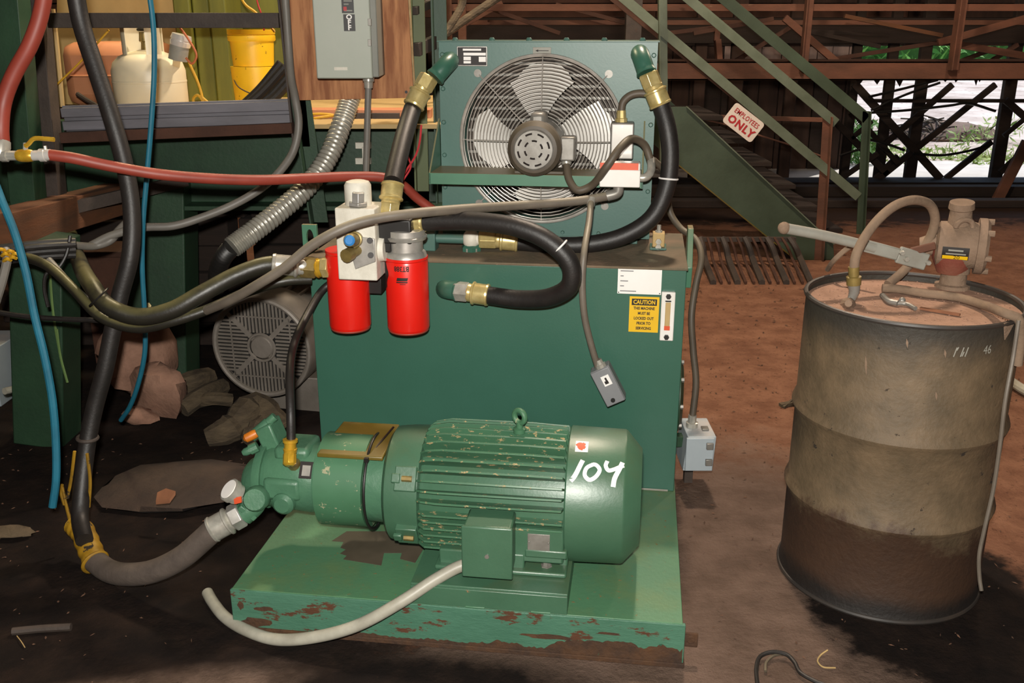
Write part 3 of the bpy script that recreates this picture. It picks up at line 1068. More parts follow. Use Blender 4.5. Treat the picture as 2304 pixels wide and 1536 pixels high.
# bolts row on the top edge at the cooler foot right
bk = G()
fb = Thing('cooler_foot_bracket', 'pale bolted foot bracket on the dusty tank top right of the cooler', 'bracket', frame=MS)
a0 = pm(1482, 558, 1.02)
fb.part('foot_plate', G().box(a0.x - .03, a0.x + .025, .985, 1.06, TZ1 + .002, TZ1 + .01), 'cooler', .002)
fb.part('rubber_block', G().box(a0.x - .022, a0.x + .018, .995, 1.045, TZ1 + .01, TZ1 + .056), 'tan', .003)
for i, (dx, dz) in enumerate(((0, .03), (0, .056))):
    fb.part('nut', G().rev((a0.x - .002, .996, TZ1 + .012 + .018 * i), (a0.x - .002, .985, TZ1 + .012 + .018 * i), [(0, .011), (1, .01)], 6), 'steel')
fb.part('stud', G().rev((a0.x - .002, 1.02, TZ1 + .05), (a0.x - .002, 1.02, TZ1 + .08), [(0, .012), (.4, .012), (.4, .007), (1, .007)], 10), 'steel')

# ------------------------------------------------------------------ oil cooler
CU0, CU1, CV0, CV1, CZ0, CZ1 = .385, 1.105, 1.10, 1.34, .908, 1.548
FC = V((.733, CV0, 1.232))
FR = .272
co = Thing('oil_cooler', 'square green fan oil cooler with wire guard standing on the tank', 'cooler', frame=MS)
fp = plate_with_hole(G(), CU0, CU1, CZ0, CZ1, CV0, CV0 + .004, FC.x, FC.z, FR, FR, 72)
co.part('front_panel', fp, 'cooler')
for x in (CU0, CU1 - .004):
    co.part('side_panel', G().box(x, x + .004, CV0 + .004, CV1, CZ0, CZ1), 'cooler')
co.part('top_panel', G().box(CU0 - .006, CU1 + .006, CV0 - .006, CV1, CZ1, CZ1 + .004), 'cooler', .001)
co.part('bottom_panel', G().box(CU0, CU1, CV0 - .004, CV1, CZ0 - .004, CZ0), 'cooler', .001)
for u in (CU0 + .05, CU1 - .09):
    co.part('cooler_foot', G().box(u, u + .05, CV0 - .03, CV1, TZ1 + .002, CZ0 - .004), 'cooler', .002)
sh_ = G()
n = 56
vs = []
for v_ in (CV0 + .002, CV0 + .09):
    for i in range(n):
        t = 2 * math.pi * i / n
        vs.append((FC.x + FR * math.cos(t), v_, FC.z + FR * math.sin(t)))
sh_.add(vs, [(i, (i + 1) % n, n + (i + 1) % n, n + i) for i in range(n)])
co.part('fan_shroud', sh_, 'cooler')
cr = co.part('radiator_core', G().box(CU0 + .01, CU1 - .01, CV0 + .17, CV1 - .01, CZ0 + .01, CZ1 - .01), 'core')
for k in range(16):
    z = CZ0 + .03 + k * .038
    co.part('core_tube', G().box(CU0 + .012, CU1 - .012, CV0 + .162, CV0 + .171, z, z + .009), 'dullsteel', parent=cr)
# panel bolts
for i in range(6):
    for x in (CU0 + .012, CU1 - .012):
        z = CZ0 + .05 + i * (CZ1 - CZ0 - .09) / 5
        co.part('panel_bolt', G().rev((x, CV0, z), (x, CV0 - .007, z), [(0, .008), (.5, .008), (1, .005)], 8), 'cooler')
    u = CU0 + .05 + i * (CU1 - CU0 - .1) / 5
    co.part('panel_bolt', G().rev((u, CV0 + .03, CZ1 + .003), (u, CV0 + .03, CZ1 + .014), [(0, .01), (.5, .01), (1, .006)], 8), 'cooler')
    co.part('panel_bolt', G().rev((u, CV0, CZ0 + .012), (u, CV0 - .006, CZ0 + .012), [(0, .007), (1, .005)], 8), 'cooler')
# fan
for k in range(4):
    a0 = rad(106 + 90 * k)
    vs, fs = [], []
    nr, na = 6, 8
    for i in range(nr + 1):
        r = .06 + (.25 - .06) * i / nr
        wa = rad(40 + 26 * (i / nr) ** .6)
        for j in range(na + 1):
            t = j / na - .5
            skew = -rad(16) * (i / nr)
            a_ = a0 + t * wa * (1 if i < nr else .8) + skew
            rr = r - (.035 * (2 * abs(t)) ** 3 if i == nr else 0)
            vs.append((FC.x + rr * math.cos(a_), CV0 + .07 + t * .07 + .012 * (1 - 4 * t * t), FC.z + rr * math.sin(a_)))
    m0 = len(vs)
    vs += [(x, y + .002, z) for x, y, z in vs]
    for i in range(nr):
        for j in range(na):
            q = (i * (na + 1) + j, i * (na + 1) + j + 1, (i + 1) * (na + 1) + j + 1, (i + 1) * (na + 1) + j)
            fs.append(q)
            fs.append(tuple(m0 + x for x in reversed(q)))
    co.part('fan_blade', G().add(vs, fs), 'blade')
co.part('fan_hub', G().cyl((FC.x, CV0 + .02, FC.z), (FC.x, CV0 + .12, FC.z), .07, 24), 'dullsteel')
# wire guard
wg = co.part('guard_rim', G().torus((FC.x, CV0 - .008, FC.z), (0, 1, 0), FR + .004, .006, 72, 8), 'wire')
for k in range(17):
    r = .085 + k * .0113
    bulge = -.012 - .022 * (1 - (r / FR) ** 2)
    co.part('guard_ring', G().torus((FC.x, CV0 + bulge, FC.z), (0, 1, 0), r, .0017, 48, 5), 'wire', parent=wg)
for k in range(8):
    a_ = rad(45 * k)
    d = V((math.cos(a_), 0, math.sin(a_)))
    e = FR + (.028 if k % 2 else .004)
    co.part('guard_spoke', G().tube([FC + d * .08 + V((0, -.036, 0)), FC + d * .19 + V((0, -.026, 0)), FC + d * e + V((0, -.006, 0))], .002, 6), 'wire', parent=wg)
    if k % 2:
        co.part('spoke_tab', G().cyl(FC + d * (FR + .035) + V((0, -.001, 0)), FC + d * (FR + .035) + V((0, -.006, 0)), .013, 16), 'dullsteel', parent=wg)
# motor bracket: shelf with turned down lip and gussets
bt = co.part('motor_shelf', G().box(.378, 1.075, .935, CV0, 1.135, 1.141).box(.378, 1.075, .93, .936, 1.104, 1.141), 'bar', .001)
for x in (.378, 1.07):
    co.part('shelf_gusset', G().prism([(x, .93, 1.104), (x, .93, 1.141), (x, CV0, 1.3), (x, CV0, 1.104)], (.005, 0, 0)), 'bar', parent=bt)
# fan motor
mc = V((.728, 0, 1.226))
fm = co.part('fan_motor', G().rev((mc.x, .93, mc.z), (mc.x, 1.07, mc.z), [(0, .083), (1, .083)], 40), 'dullsteel')
co.part('motor_end_cap', G().rev((mc.x, .888, mc.z), (mc.x, .936, mc.z), [(0, .06), (.06, .074), (.35, .086), (.8, .088), (1, .085)], 40), 'conduitdk', parent=fm)
co.part('motor_face', G().rev((mc.x, .884, mc.z), (mc.x, .89, mc.z), [(0, .06), (1, .066)], 36), 'dullsteel', parent=fm)
for r_, cnt, wdt in ((.050, 8, .011), (.028, 6, .0075)):
    for k in range(cnt):
        a_ = 2 * math.pi * (k + .4) / cnt
        hw = math.pi / cnt * .55
        pts = [(mc.x + r_ * math.cos(a_ + hw * s), .8835, mc.z + r_ * math.sin(a_ + hw * s)) for s in (-1, -.5, 0, .5, 1)]
        co.part('vent_slot', G().tube(pts, .0032, 6, 2), 'ink', parent=fm)
co.part('capacitor_cover', G().obox((mc.x + .005, 1.0, mc.z + .085), (.024, 0, 0), (0, .06, 0), (0, 0, .024)), 'dullsteel', .012, parent=fm)
wb = co.part('wiring_box', G().box(mc.x + .08, mc.x + .128, .93, 1.0, mc.z - .04, mc.z + .036), 'dullsteel', .006, parent=fm)
for z in (1.145,):
    co.part('motor_foot', G().box(mc.x - .07, mc.x + .09, .95, 1.05, 1.141, 1.15), 'conduitdk', .002, parent=fm)
# data plate, arrow plate
a, b = pm(1028, 104, CV0), pm(1097, 149, CV0)
dp = co.part('data_plate', G().box(a.x, b.x, CV0 - .003, CV0, b.z, a.z), 'alumdk', .002, label='black and silver data plate')
co.part('plate_field', G().box(a.x + .003, b.x - .003, CV0 - .0036, CV0 - .0028, b.z + .003, a.z - .003), 'ink', parent=dp)
g = G()
w_, h_ = b.x - a.x, a.z - b.z
for (x0, x1, z0, z1) in ((.22, .95, .54, .68), (.22, .46, .3, .48), (.22, .46, .14, .26), (.72, .95, .22, .48), (.2, .8, .78, .88)):
    g.box(a.x + w_ * x0, a.x + w_ * x1, CV0 - .0042, CV0 - .0034, b.z + h_ * z0, b.z + h_ * z1)
co.part('plate_blanks', g, 'white', parent=dp)
a, b = pm(1199, 106, CV0), pm(1240, 122, CV0)
ap = co.part('arrow_plate', G().box(a.x, b.x, CV0 - .0025, CV0, b.z, a.z), 'handle', .001, label='small plate with an arrow pointing left')
zc = (a.z + b.z) / 2
ar = G().box(a.x + .012, b.x - .008, CV0 - .0032, CV0 - .0024, zc - .0012, zc + .0012)
ar.prism([(a.x + .008, CV0 - .0032, zc), (a.x + .018, CV0 - .0032, zc + .004), (a.x + .018, CV0 - .0032, zc - .004)], (0, .0008, 0))
co.part('arrow', ar, 'ink', parent=ap)
# ports
elbow(co, 'inlet_elbow', [pm(1012, 138, CV0 + .01), pm(1012, 138, 1.06), pm(1000, 150, 1.02), pm(978, 175, 1.0)], .030, 'tank', 1.1)
elbow(co, 'outlet_elbow', [pm(1440, 122, CV0 + .01), pm(1440, 122, 1.06), pm(1445, 135, 1.03), pm(1455, 165, 1.01)], .029, 'tank', 1.1)

# electrics on the cooler
jx = Thing('conduit_outlet_box', 'upright chrome outlet box beside the fan guard of the cooler', 'junction box', frame=MS)
a, b = pm(1374, 276, 1.02), pm(1424, 360, 1.02)
jx.part('box_body', G().box(a.x, b.x, 1.02, 1.09, b.z, a.z), 'dullsteel', .006)
jx.part('cover_plate', G().box(a.x + .004, b.x - .002, 1.014, 1.021, b.z + .004, a.z - .003), 'chrome', .003)
for z in (a.z - .012, b.z + .012):
    jx.part('cover_screw', G().cyl(((a.x + b.x) / 2, 1.014, z), ((a.x + b.x) / 2, 1.011, z), .004, 8), 'steel')
sw = Thing('white_switch_box', 'white switch box with an orange label band hung below the chrome box', 'junction box', frame=MS)
a, b = pm(1351, 366, .87), pm(1439, 421, .87)
sw.part('box_body', G().box(a.x, b.x, .87, .928, b.z, a.z), 'whiteenamel', .005)
sw.part('box_cover', G().box(a.x - .001, b.x + .001, .863, .871, b.z - .001, a.z - .02), 'whiteenamel', .003)
sw.part('label_band', G().box(a.x - .001, b.x - .006, .865, .8705, a.z - .026, a.z + .0005), 'orange')
nn = (a.x + b.x) / 2
sw.part('conduit_elbow', G().tube([pm(1392, 416, .9), pm(1389, 433, .9), pm(1366, 441, .9)], .017, 14), 'dullsteel')
sw.part('side_elbow', G().tube([pm(1434, 400, .9), pm(1452, 399, .9), pm(1464, 386, .92), pm(1465, 358, .97)], .013, 12), 'steel')

cA = Thing('fan_motor_conduit', 'brown grey flexible conduit looping from the fan motor to the white box', 'conduit', frame=MS)
cA.part('conduit_tube', G().tube([pm(1274, 368, .955), pm(1281, 405, .92), pm(1300, 428, .9), pm(1330, 418, .895), pm(1365, 375, .84), pm(1395, 333, .86), pm(1422, 312, .92), pm(1450, 326, .96), pm(1465, 365, .965)], .0125, 14), 'conduitdk')
cA.part('conduit_connector', G().rev(pm(1273, 348, .965), pm(1275, 372, .955), [(0, .012), (.3, .017), (.8, .017), (1, .014)], 10), 'steel')
cB = Thing('outlet_conduit', 'short grey conduit arching from the chrome box behind the cooler hose', 'conduit', frame=MS)
cB.part('conduit_tube', G().tube([pm(1398, 252, 1.055), pm(1402, 230, 1.055), pm(1418, 215, 1.055), pm(1440, 210, 1.055), pm(1470, 214, 1.06), pm(1492, 220, 1.1)], .0125, 14), 'conduitdk')
cB.part('conduit_connector', G().rev(pm(1398, 276, 1.055), pm(1398, 248, 1.055), [(0, .02), (.35, .02), (.4, .016), (1, .015)], 10), 'brass')

cC = Thing('control_conduit', 'long grey flexible conduit sweeping past the filter head from the cooler', 'conduit', frame=MS)
cC.part('conduit_tube', G().tube([pm(1368, 441, .9), pm(1300, 452, .86), pm(1180, 461, .78), pm(1040, 470, .62), pm(930, 480, .5), pm(850, 491, .45), pm(795, 505, .42), pm(748, 525, .4), pm(699, 554, .39), pm(640, 602, .38), pm(580, 640, .38), pm(520, 674, .42), pm(460, 700, .5)], .0145, 14), 'conduit')
cD = Thing('pendant_cable', 'grey cable hanging in front of the tank down to the small grey box', 'cable', frame=MS)
cD.part('cable_tube', G().tube([pm(1330, 452, .87), pm(1325, 500, .78), pm(1314, 570, .66), pm(1310, 640, .64), pm(1315, 710, .64), pm(1330, 775, .65), pm(1345, 825, .66)], .0105, 12), 'conduit')
cD.part('cable_clamp', G().cyl(pm(1331, 446, .875), pm(1329, 462, .86), .013, 12), 'steel')
pb = Thing('pendant_box', 'slanted mid grey switch box hanging before the green tank', 'switch box', frame=MS)
tl, br = pm(1346, 826, .66), pm(1387, 906, .66)
d = dirn(tl, br)
s_ = V((-d.z, 0, d.x)) * -1
cc = (pm(1346, 828, .66) + pm(1386, 902, .66)) / 2
cc.x += .003
pb.part('box_body', G().obox(cc + V((0, .012, 0)), d * .062, s_ * .032, (0, .026, 0)), 'midgrey', .003)
pb.part('box_cover', G().obox(cc + V((0, -.018, 0)), d * .061, s_ * .031, (0, .004, 0)), 'midgrey', .003)
stq = pb.part('sticker', G().obox(cc - d * .022 - s_ * .006 + V((0, -.0225, 0)), d * .017, s_ * .013, (0, .0006, 0)), 'white', label='small white sticker')
pb.part('sticker_mark', G().obox(cc - d * .026 - s_ * .006 + V((0, -.0234, 0)), d * .006, s_ * .003, (0, .0004, 0)).obox(cc - d * .016 - s_ * .004 + V((0, -.0234, 0)), d * .005, s_ * .006, (0, .0004, 0)), 'ink', parent=stq)
pb.part('cover_screw', G().cyl(cc + d * .045 + s_ * .004 + V((0, -.021, 0)), cc + d * .045 + s_ * .004 + V((0, -.027, 0)), .007, 10), 'black')
pb.part('cable_gland', G().rev(cc - d * .062 - s_ * .006, cc - d * .088 - s_ * .006, [(0, .018), (.4, .018), (.45, .014), (1, .013)], 10), 'steel')

# ------------------------------------------------------------------ filter head and filters
fh = Thing('filter_head', 'white cast filter manifold block mounted above the red filters', 'filter head', frame=MS)
a, b = pm(752, 468, .53), pm(846, 632, .53)
fh.part('manifold_block', G().box(a.x, b.x + .004, .53, .655, b.z, a.z), 'alum', .004)
fh.part('round_cap', G().rev(((a.x + b.x) / 2 - .005, .6, a.z - .005), ((a.x + b.x) / 2 - .005, .6, a.z + .072), [(0, .04), (.82, .04), (.95, .034), (1, .022)], 28), 'alum')
fh.part('plug_hex', G().rev(pm(806, 462, .56), pm(806, 432, .56), [(0, .03), (.25, .03), (.25, .02), (.95, .02), (1, .016)], 6), 'alumdk', .001)
# lower right bevel face plate and screws
fc_ = fh.part('port_plate', G().prism([(b.x - .06, .529, b.z + .035), (b.x + .003, .529, b.z + .06), (b.x + .003, .529, b.z + .13), (b.x - .055, .529, b.z + .135), (b.x - .075, .529, b.z + .1)], (0, -.006, 0)), 'alumdk', .002)
for x, y in ((832, 541), (834, 574)):
    fh.part('socket_screw', G().cyl(pm(x, y, .525), pm(x, y, .516), .009, 12), 'ink', parent=fc_)
va = fh.part('relief_valve', G().rev(pm(800, 538, .53), pm(786, 541, .46), [(0, .024), (.3, .024), (.32, .02), (.9, .02), (1, .017)], 16), 'brassdull')
fh.part('valve_cap', G().rev(pm(788, 541, .465), pm(785, 541, .45), [(0, .016), (.7, .016), (1, .011)], 16), 'bluecap', parent=va, label='blue cap')
fh.part('sample_port', G().rev(pm(805, 562, .53), pm(778, 576, .47), [(0, .016), (.6, .016), (.62, .02), (1, .02)], 12), 'brassdull')
# right filter mount
rc = V((.37, .62, 0))
zt_ = pm(917, 575, .62).z
zb_ = pm(917, 757, .552).z
rc.x = pm(917, 660, .62).x
lc = V((pm(785, 660, .645).x, .645, 0))
fh.part('arm_block', G().box(b.x, rc.x + .03, .57, .67, zt_ + .045, zt_ + .12), 'black', .006)
fh.part('adapter_bowl', G().rev((rc.x, rc.y, zt_ + .052), (rc.x, rc.y, zt_ + .085), [(0, .062), (.3, .066), (.4, .06), (.9, .06), (1, .05)], 28), 'alumdk')
fh.part('adapter_collar', G().rev((rc.x, rc.y, zt_ + .0), (rc.x, rc.y, zt_ + .062), [(0, .064), (.2, .06), (.3, .052), (.9, .052), (1, .044)], 28), 'alumdk')
fh.part('collar_web', G().box(rc.x - .066, rc.x - .035, rc.y - .045, rc.y, zt_ + .018, zt_ + .07), 'black', .004)
fh.part('side_port', G().rev(pm(845, 560, .58), pm(868, 560, .58), [(0, .04), (1, .036)], 18), 'alum')
fh.part('mount_bracket', G().box(a.x + .03, b.x - .02, .655, .752, .8, .86), 'black', .002)
zl_t, zl_b = pm(785, 560, .645).z, pm(785, 752, .58).z


def spin_on(c, z0, z1, label, r=.0655):
    t = Thing('oil_filter', label, 'filter', 'spin-on oil filters under the white filter head', MS)
    h = z1 - z0
    t.part('filter_can', G().rev((c.x, c.y, z0), (c.x, c.y, z1), [(0, r * .82), (.015, r * .93), (.045, r * .985), (.06, r), (.93, r), (.955, r * .97), (.97, r * 1.01), (1, r * 1.0)], 40), 'red')
    t.part('bottom_seam', G().torus((c.x, c.y, z0 + h * .012), (0, 0, 1), r * .9, .004, 36, 6), 'redhose')
    return t


f1 = spin_on(lc, zl_b, zl_t, 'red oil filter hanging behind the white manifold block')
f2 = spin_on(rc, zb_, zt_, 'red oil filter with upside-down black print under the black adapter')


def on_can(c, z, sgn=1, r=.0660):
    return lambda x, y: V((c.x + r * math.sin(-x / r), c.y - r * math.cos(x / r), z - y))


pt = G()
pt.text('BT388', .022, on_can(rc, pm(932, 606, .555).z), xs=.8, bold=.0006)
f2.part('part_number', pt, 'ink')
pq = G()
zq = pm(930, 635, .555).z
for i, (w_, o_) in enumerate(((.032, .002), (.035, -.004), (.035, -.011))):
    pass
fnq = on_can(rc, zq)
vs, fs = [], []
for (y0, y1, x0, x1) in ((-.012, -.002, -.016, .018), (.0, .004, -.018, .017), (.007, .009, -.014, .004)):
    b0 = len(vs)
    for i in range(7):
        for yy in (y0, y1):
            vs.append(fnq(x0 + (x1 - x0) * i / 6 + yy * .3, yy))
    fs += [(b0 + 2 * i, b0 + 2 * i + 1, b0 + 2 * i + 3, b0 + 2 * i + 2) for i in range(6)]
f2.part('printed_bars', G().add(vs, fs), 'ink')
# greasy smear on the left side of the can
vs, fs = [], []
rs = random.Random(3)
for i in range(9):
    zz = zt_ - .004 - .012 * i
    wl = .012 + .022 * math.sin(i / 8 * math.pi) + rs.uniform(-.004, .006)
    for k in range(5):
        xx = .085 - wl * k / 4
        f = on_can(rc, zz, r=.0659)
        vs.append(f(xx, 0))
for i in range(8):
    for k in range(4):
        fs.append((i * 5 + k, i * 5 + k + 1, (i + 1) * 5 + k + 1, (i + 1) * 5 + k))
f2.part('oil_smear', G().add(vs, fs), 'ink')

# ------------------------------------------------------------------ hydraulic hoses
h1 = Thing('cooler_inlet_hose', 'short upright black hose from the filter head to the cooler inlet', 'hose', frame=MS)
h1.part('hose_tube', G().tube([pm(884, 410, .66), pm(893, 370, .72), pm(908, 310, .82), pm(928, 245, .95)], .029, 18), 'rubber')
ferrule(h1, pm(930, 240, .955), pm(952, 195, .985), .035)
hexnut(h1, pm(950, 200, .98), pm(966, 172, .995), .033)
ferrule(h1, pm(884, 412, .66), pm(878, 462, .63), .034)
hexnut(h1, pm(879, 455, .63), pm(875, 490, .62), .031)

h2 = Thing('return_hose', 'black return hose looping from the filter head to the tank elbow', 'hose', frame=MS)
h2.part('hose_tube', G().tube([pm(950, 498, .63), pm(1000, 497, .62), pm(1080, 499, .6), pm(1165, 512, .575), pm(1235, 543, .56), pm(1282, 592, .555), pm(1283, 640, .565), pm(1240, 668, .6), pm(1170, 673, .64), pm(1096, 664, .665)], .0285, 18), 'rubber')
ferrule(h2, pm(956, 498, .63), pm(900, 497, .64), .034)
hexnut(h2, pm(906, 497, .64), pm(862, 500, .645), .031, m='brassdull')
ferrule(h2, pm(1100, 664, .665), pm(1050, 657, .672), .034)
hexnut(h2, pm(1054, 657, .672), pm(1022, 654, .675), .032, m='steel')
h2.part('cable_tie', G().torus(pm(1258, 557, .56), dirn(pm(1235, 543, .56), pm(1282, 592, .555)), .0295, .003, 24, 6), 'white', label='white cable tie')

h3 = Thing('cooler_outlet_hose', 'long black hose curving from the cooler outlet to the tank tee', 'hose', frame=MS)
h3.part('hose_tube', G().tube([pm(1486, 232, 1.0), pm(1502, 290, .98), pm(1508, 350, .97), pm(1500, 420, .96), pm(1468, 488, .95), pm(1405, 530, .94), pm(1320, 550, .93), pm(1240, 551, .92), pm(1160, 543, .91)], .0285, 18), 'rubber')
ferrule(h3, pm(1487, 238, 1.0), pm(1468, 190, 1.005), .036)
hexnut(h3, pm(1470, 196, 1.005), pm(1458, 164, 1.008), .033)
ferrule(h3, pm(1166, 543, .91), pm(1112, 538, .905), .034)
hexnut(h3, pm(1118, 538, .905), pm(1078, 537, .9), .032)
h3.part('cable_tie', G().torus(pm(1504, 402, .962), dirn(pm(1508, 350, .97), pm(1500, 420, .96)), .0295, .003, 24, 6), 'white', label='white cable tie')
te = Thing('return_tee', 'whitish pipe tee standing on the tank top behind the return hose', 'pipe fitting', frame=MS)
q = pm(1060, 538, .9)
te.part('tee_body', G().sph(q, .029, (1, 1, 1.15)), 'alum')
te.part('tee_stem', G().rev((q.x, q.y, TZ1 + .002), (q.x, q.y, q.z), [(0, .03), (.3, .03), (.32, .018), (1, .018)], 16), 'steel')
te.part('tee_base', G().rev((q.x, q.y, TZ1), (q.x, q.y, TZ1 + .022), [(0, .034), (.7, .034), (1, .026)], 6), 'tank')
te.part('tee_arm', G().cyl(q, pm(1078, 537, .9), .02, 14), 'alum')
te.part('branch_pipe', G().cyl(q, q + V((-.12, .0, 0)), .016, 14), 'cooler')
te.part('branch_block', G().box(q.x - .175, q.x - .115, q.y - .03, q.y + .03, TZ1 + .002, q.z + .03), 'cooler', .003)

h4 = Thing('pressure_hose', 'thick dusty black hose bundle swinging left from the filter inlet', 'hose', frame=MS)
h4.part('hose_tube', G().tube([pm(640, 592, .6), pm(590, 598, .58), pm(530, 620, .54), pm(455, 660, .48), pm(385, 698, .44), pm(310, 712, .42), pm(245, 690, .42), pm(205, 640, .5), pm(175, 580, .9), pm(163, 540, 1.5), pm(158, 505, 2.1), pm(156, 480, 2.5)], .0265, 18), 'rubberolive')
ferrule(h4, pm(612, 594, .59), pm(690, 600, .62), .033, m='steel', label='silver crimped ferrule')
hexnut(h4, pm(676, 600, .62), pm(712, 603, .63), .034, m='brassdull')
ferrule(h4, pm(712, 603, .63), pm(756, 600, .63), .03, m='brassb', name='brass_adapter')
hexnut(h4, pm(725, 601, .62), pm(742, 600, .62), .034, m='brass')
h4.part('second_line', G().tube([pm(700, 628, .64), pm(640, 632, .6), pm(560, 655, .56), pm(470, 695, .5), pm(390, 722, .46), pm(310, 738, .45), pm(230, 715, .46), pm(165, 650, .52), pm(110, 600, .58), pm(60, 580, .62), pm(-20, 578, .66)], .016, 14), 'rubberolive')
h4.part('bundle_tie', G().torus(pm(222, 668, .44), (1, .3, -1.2), .037, .003, 22, 6), 'black')

# small ground box on the tank's right
gb = Thing('ground_switch_box', 'pale grey metal box near the floor beside the tank end', 'junction box')
f0, f1_ = at(1537, 1062, 3.06), at(1604, 1062, 3.06)
zt0 = at(1545, 985, 3.06).z
X0, X1, Z0, Z1 = f0.x, f1_.x, f0.z, zt0
gb.part('box_body', G().prism([(X0, 3.07, Z0), (X1, 3.07, Z0), (X1 + .006, 3.07, Z1), (X0 + .012, 3.07, Z1)], (0, .17, 0)), 'paleblue', .003)
gb.part('box_cover', G().box(X0 + .006, X1 - .002, 3.06, 3.072, Z0 + .004, Z1 - .002), 'paleblue', .003)
for zq_ in (Z1 - .03, Z0 + .04):
    gb.part('latch', G().box(X1 - .03, X1 - .006, 3.05, 3.062, zq_ - .012, zq_ + .012), 'dullsteel', .002)
gb.part('lid_latch', G().box(X1 - .035, X1 - .01, 3.12, 3.15, Z1, Z1 + .008), 'dullsteel', .002)
gb.part('mount_arm', G().box(X0 - .09, X0 + .01, 3.14, 3.18, Z0 + .06, Z0 + .1), 'greendk', .002)
gb.part('cable_gland', G().rev(((X0 + X1) / 2 - .012, 3.16, Z1 - .002), ((X0 + X1) / 2 - .012, 3.16, Z1 + .045), [(0, .022), (.4, .022), (.45, .016), (1, .015)], 10), 'steel')
gb.part('box_leg', G().box(X0 + .03, X0 + .06, 3.18, 3.21, 0, Z0), 'darksteel')
gc_ = Thing('ground_box_cable', 'dark grey cable running down the tank end to the pale floor box', 'cable')
gc_.part('cable_tube', G().tube([V(((X0 + X1) / 2 - .012, 3.16, Z1 + .03)), at(1566, 860, 3.18), at(1560, 790, 3.2), at(1556, 710, 3.22), at(1566, 640, 3.26), at(1578, 580, 3.3), at(1566, 540, 3.36), at(1530, 512, 3.42), at(1508, 478, 3.45), at(1502, 430, 3.45), at(1494, 385, 3.42), at(1470, 360, 3.4)], .012, 12), 'conduitdk')
# ------------------------------------------------------------------ left: green steel frame with shelf, drum-side clutter
fr = Thing('steel_rack', 'dark green and brown steel frame with open shelf behind the hoses at left', 'frame')
YF = 3.9


def post(t, px0, py0, px1, py1, Y, w, d, m, name='post', label=None, z0=None, z1=None):
    p, q = at(px0, py0, Y), at(px1, py1, Y)
    k = (q - p)
    if z1 is not None:
        p = p + k * ((z1 - p.z) / k.z)
    if z0 is not None:
        q = p + (q - p) * ((z0 - p.z) / (q.z - p.z))
    return t.part(name, G().bar(p, q, w, d, up=(0, 1, 0)), m, .003, label=label)


post(fr, 80, 0, 124, 470, YF, .075, .08, 'darksteel', z1=2.3, label='dark brown post')
post(fr, 24, 0, 66, 470, 3.75, .10, .1, 'greendk', z1=2.3)
pb_ = fr.part('post', G().angle(at(628, -60, YF), at(668, 330, YF), .055, .008, (0, -1, 0), (1, 0, 0)), 'darksteel', .001)
fr.part('post', G().angle(at(664, 220, YF), at(706, 500, YF), .06, .008, (0, -1, 0), (1, 0, 0)), 'greenfr', .001)
fr.part('post', G().angle(at(972, -40, 4.05), at(985, 455, 4.05), .055, .008, (0, -1, 0), (1, 0, 0)), 'greendk', .001)
fr.part('post', G().angle(at(925, -40, 3.95), at(938, 430, 3.95), .05, .008, (0, -1, 0), (1, 0, 0)), 'olivepanel', .001)
# top rail and grooved shelf channel
fr.part('top_rail', G().bar(at(112, 46, YF - .03), at(630, 46, YF - .03), .05, .055), 'darksteel', .002)
g = G()
pa, pb__ = at(140, 268, YF - .05), at(652, 252, YF - .05)
g.bar(pa + V((0, .02, 0)), pb__ + V((0, .02, 0)), .012, .1)
for dz in (.024, -.026):
    g.bar(pa + V((0, .008, dz)), pb__ + V((0, .008, dz)), .03, .036)
fr.part('shelf_channel', g, 'chan', .003, label='grooved grey channel')
fr.part('shelf_lip', G().bar(at(142, 309, YF - .06), at(660, 287, YF - .06), .06, .04), 'rustdk', .002)
dk0, dk1 = at(140, 262, YF), at(950, 262, YF)
fr.part('shelf_deck', G().box(dk0.x + .03, dk1.x + .1, YF + .02, 5.6, 1.205, 1.222), 'tan')
# green box girder behind, lower ledge
ga_, gb__ = at(150, 290, 4.3), at(995, 285, 4.3)
zb = at(400, 455, 4.3).z
fr.part('box_girder', G().box(ga_.x - .4, gb__.x, 4.3, 4.4, zb, 1.2), 'greendk', .004, label='broad dark green girder')
fr.part('girder_flange', G().box(ga_.x - .4, gb__.x, 4.2, 4.42, zb - .02, zb), 'greendk', .002)
fr.part('deck_edge', G().box(at(690, 262, 4.2).x, at(970, 262, 4.2).x, 4.18, 4.3, at(800, 288, 4.2).z, at(800, 246, 4.2).z), 'salmon', .002, label='salmon painted deck edge')
fr.part('edge_slot', G().box(at(755, 262, 4.18).x, at(900, 262, 4.18).x, 4.165, 4.185, at(800, 277, 4.18).z, at(800, 254, 4.18).z), 'darksteel', .002)
fr.part('side_rail', G().bar(at(-10, 520, 3.35), at(330, 428, 4.6), .12, .13), 'orangerust', .004, label='orange rusty side rail')
fr.part('ledge', G().bar(at(150, 470, 3.8), at(420, 405, 4.2), .02, .05), 'darksteel')
# girder bracket tabs
for y in (325, 360):
    fr.part('bracket_tab', G().box(at(800, y, 4.28).x, at(835, y, 4.28).x, 4.27, 4.3, at(800, y + 9, 4.28).z, at(800, y - 5, 4.28).z), 'alum', .002)
fr.part('bracket_tab', G().box(at(815, 345, 4.27).x, at(826, 345, 4.27).x, 4.265, 4.3, at(800, 370, 4.28).z, at(800, 330, 4.28).z), 'alum', .002)
fr.part('rung', G().bar(at(936, 112, 3.93), at(990, 90, 4.1), .03, .05), 'darksteel', .002)
fr.part('rung', G().bar(at(930, 25, 3.93), at(975, 5, 4.1), .03, .03), 'darksteel', .002)

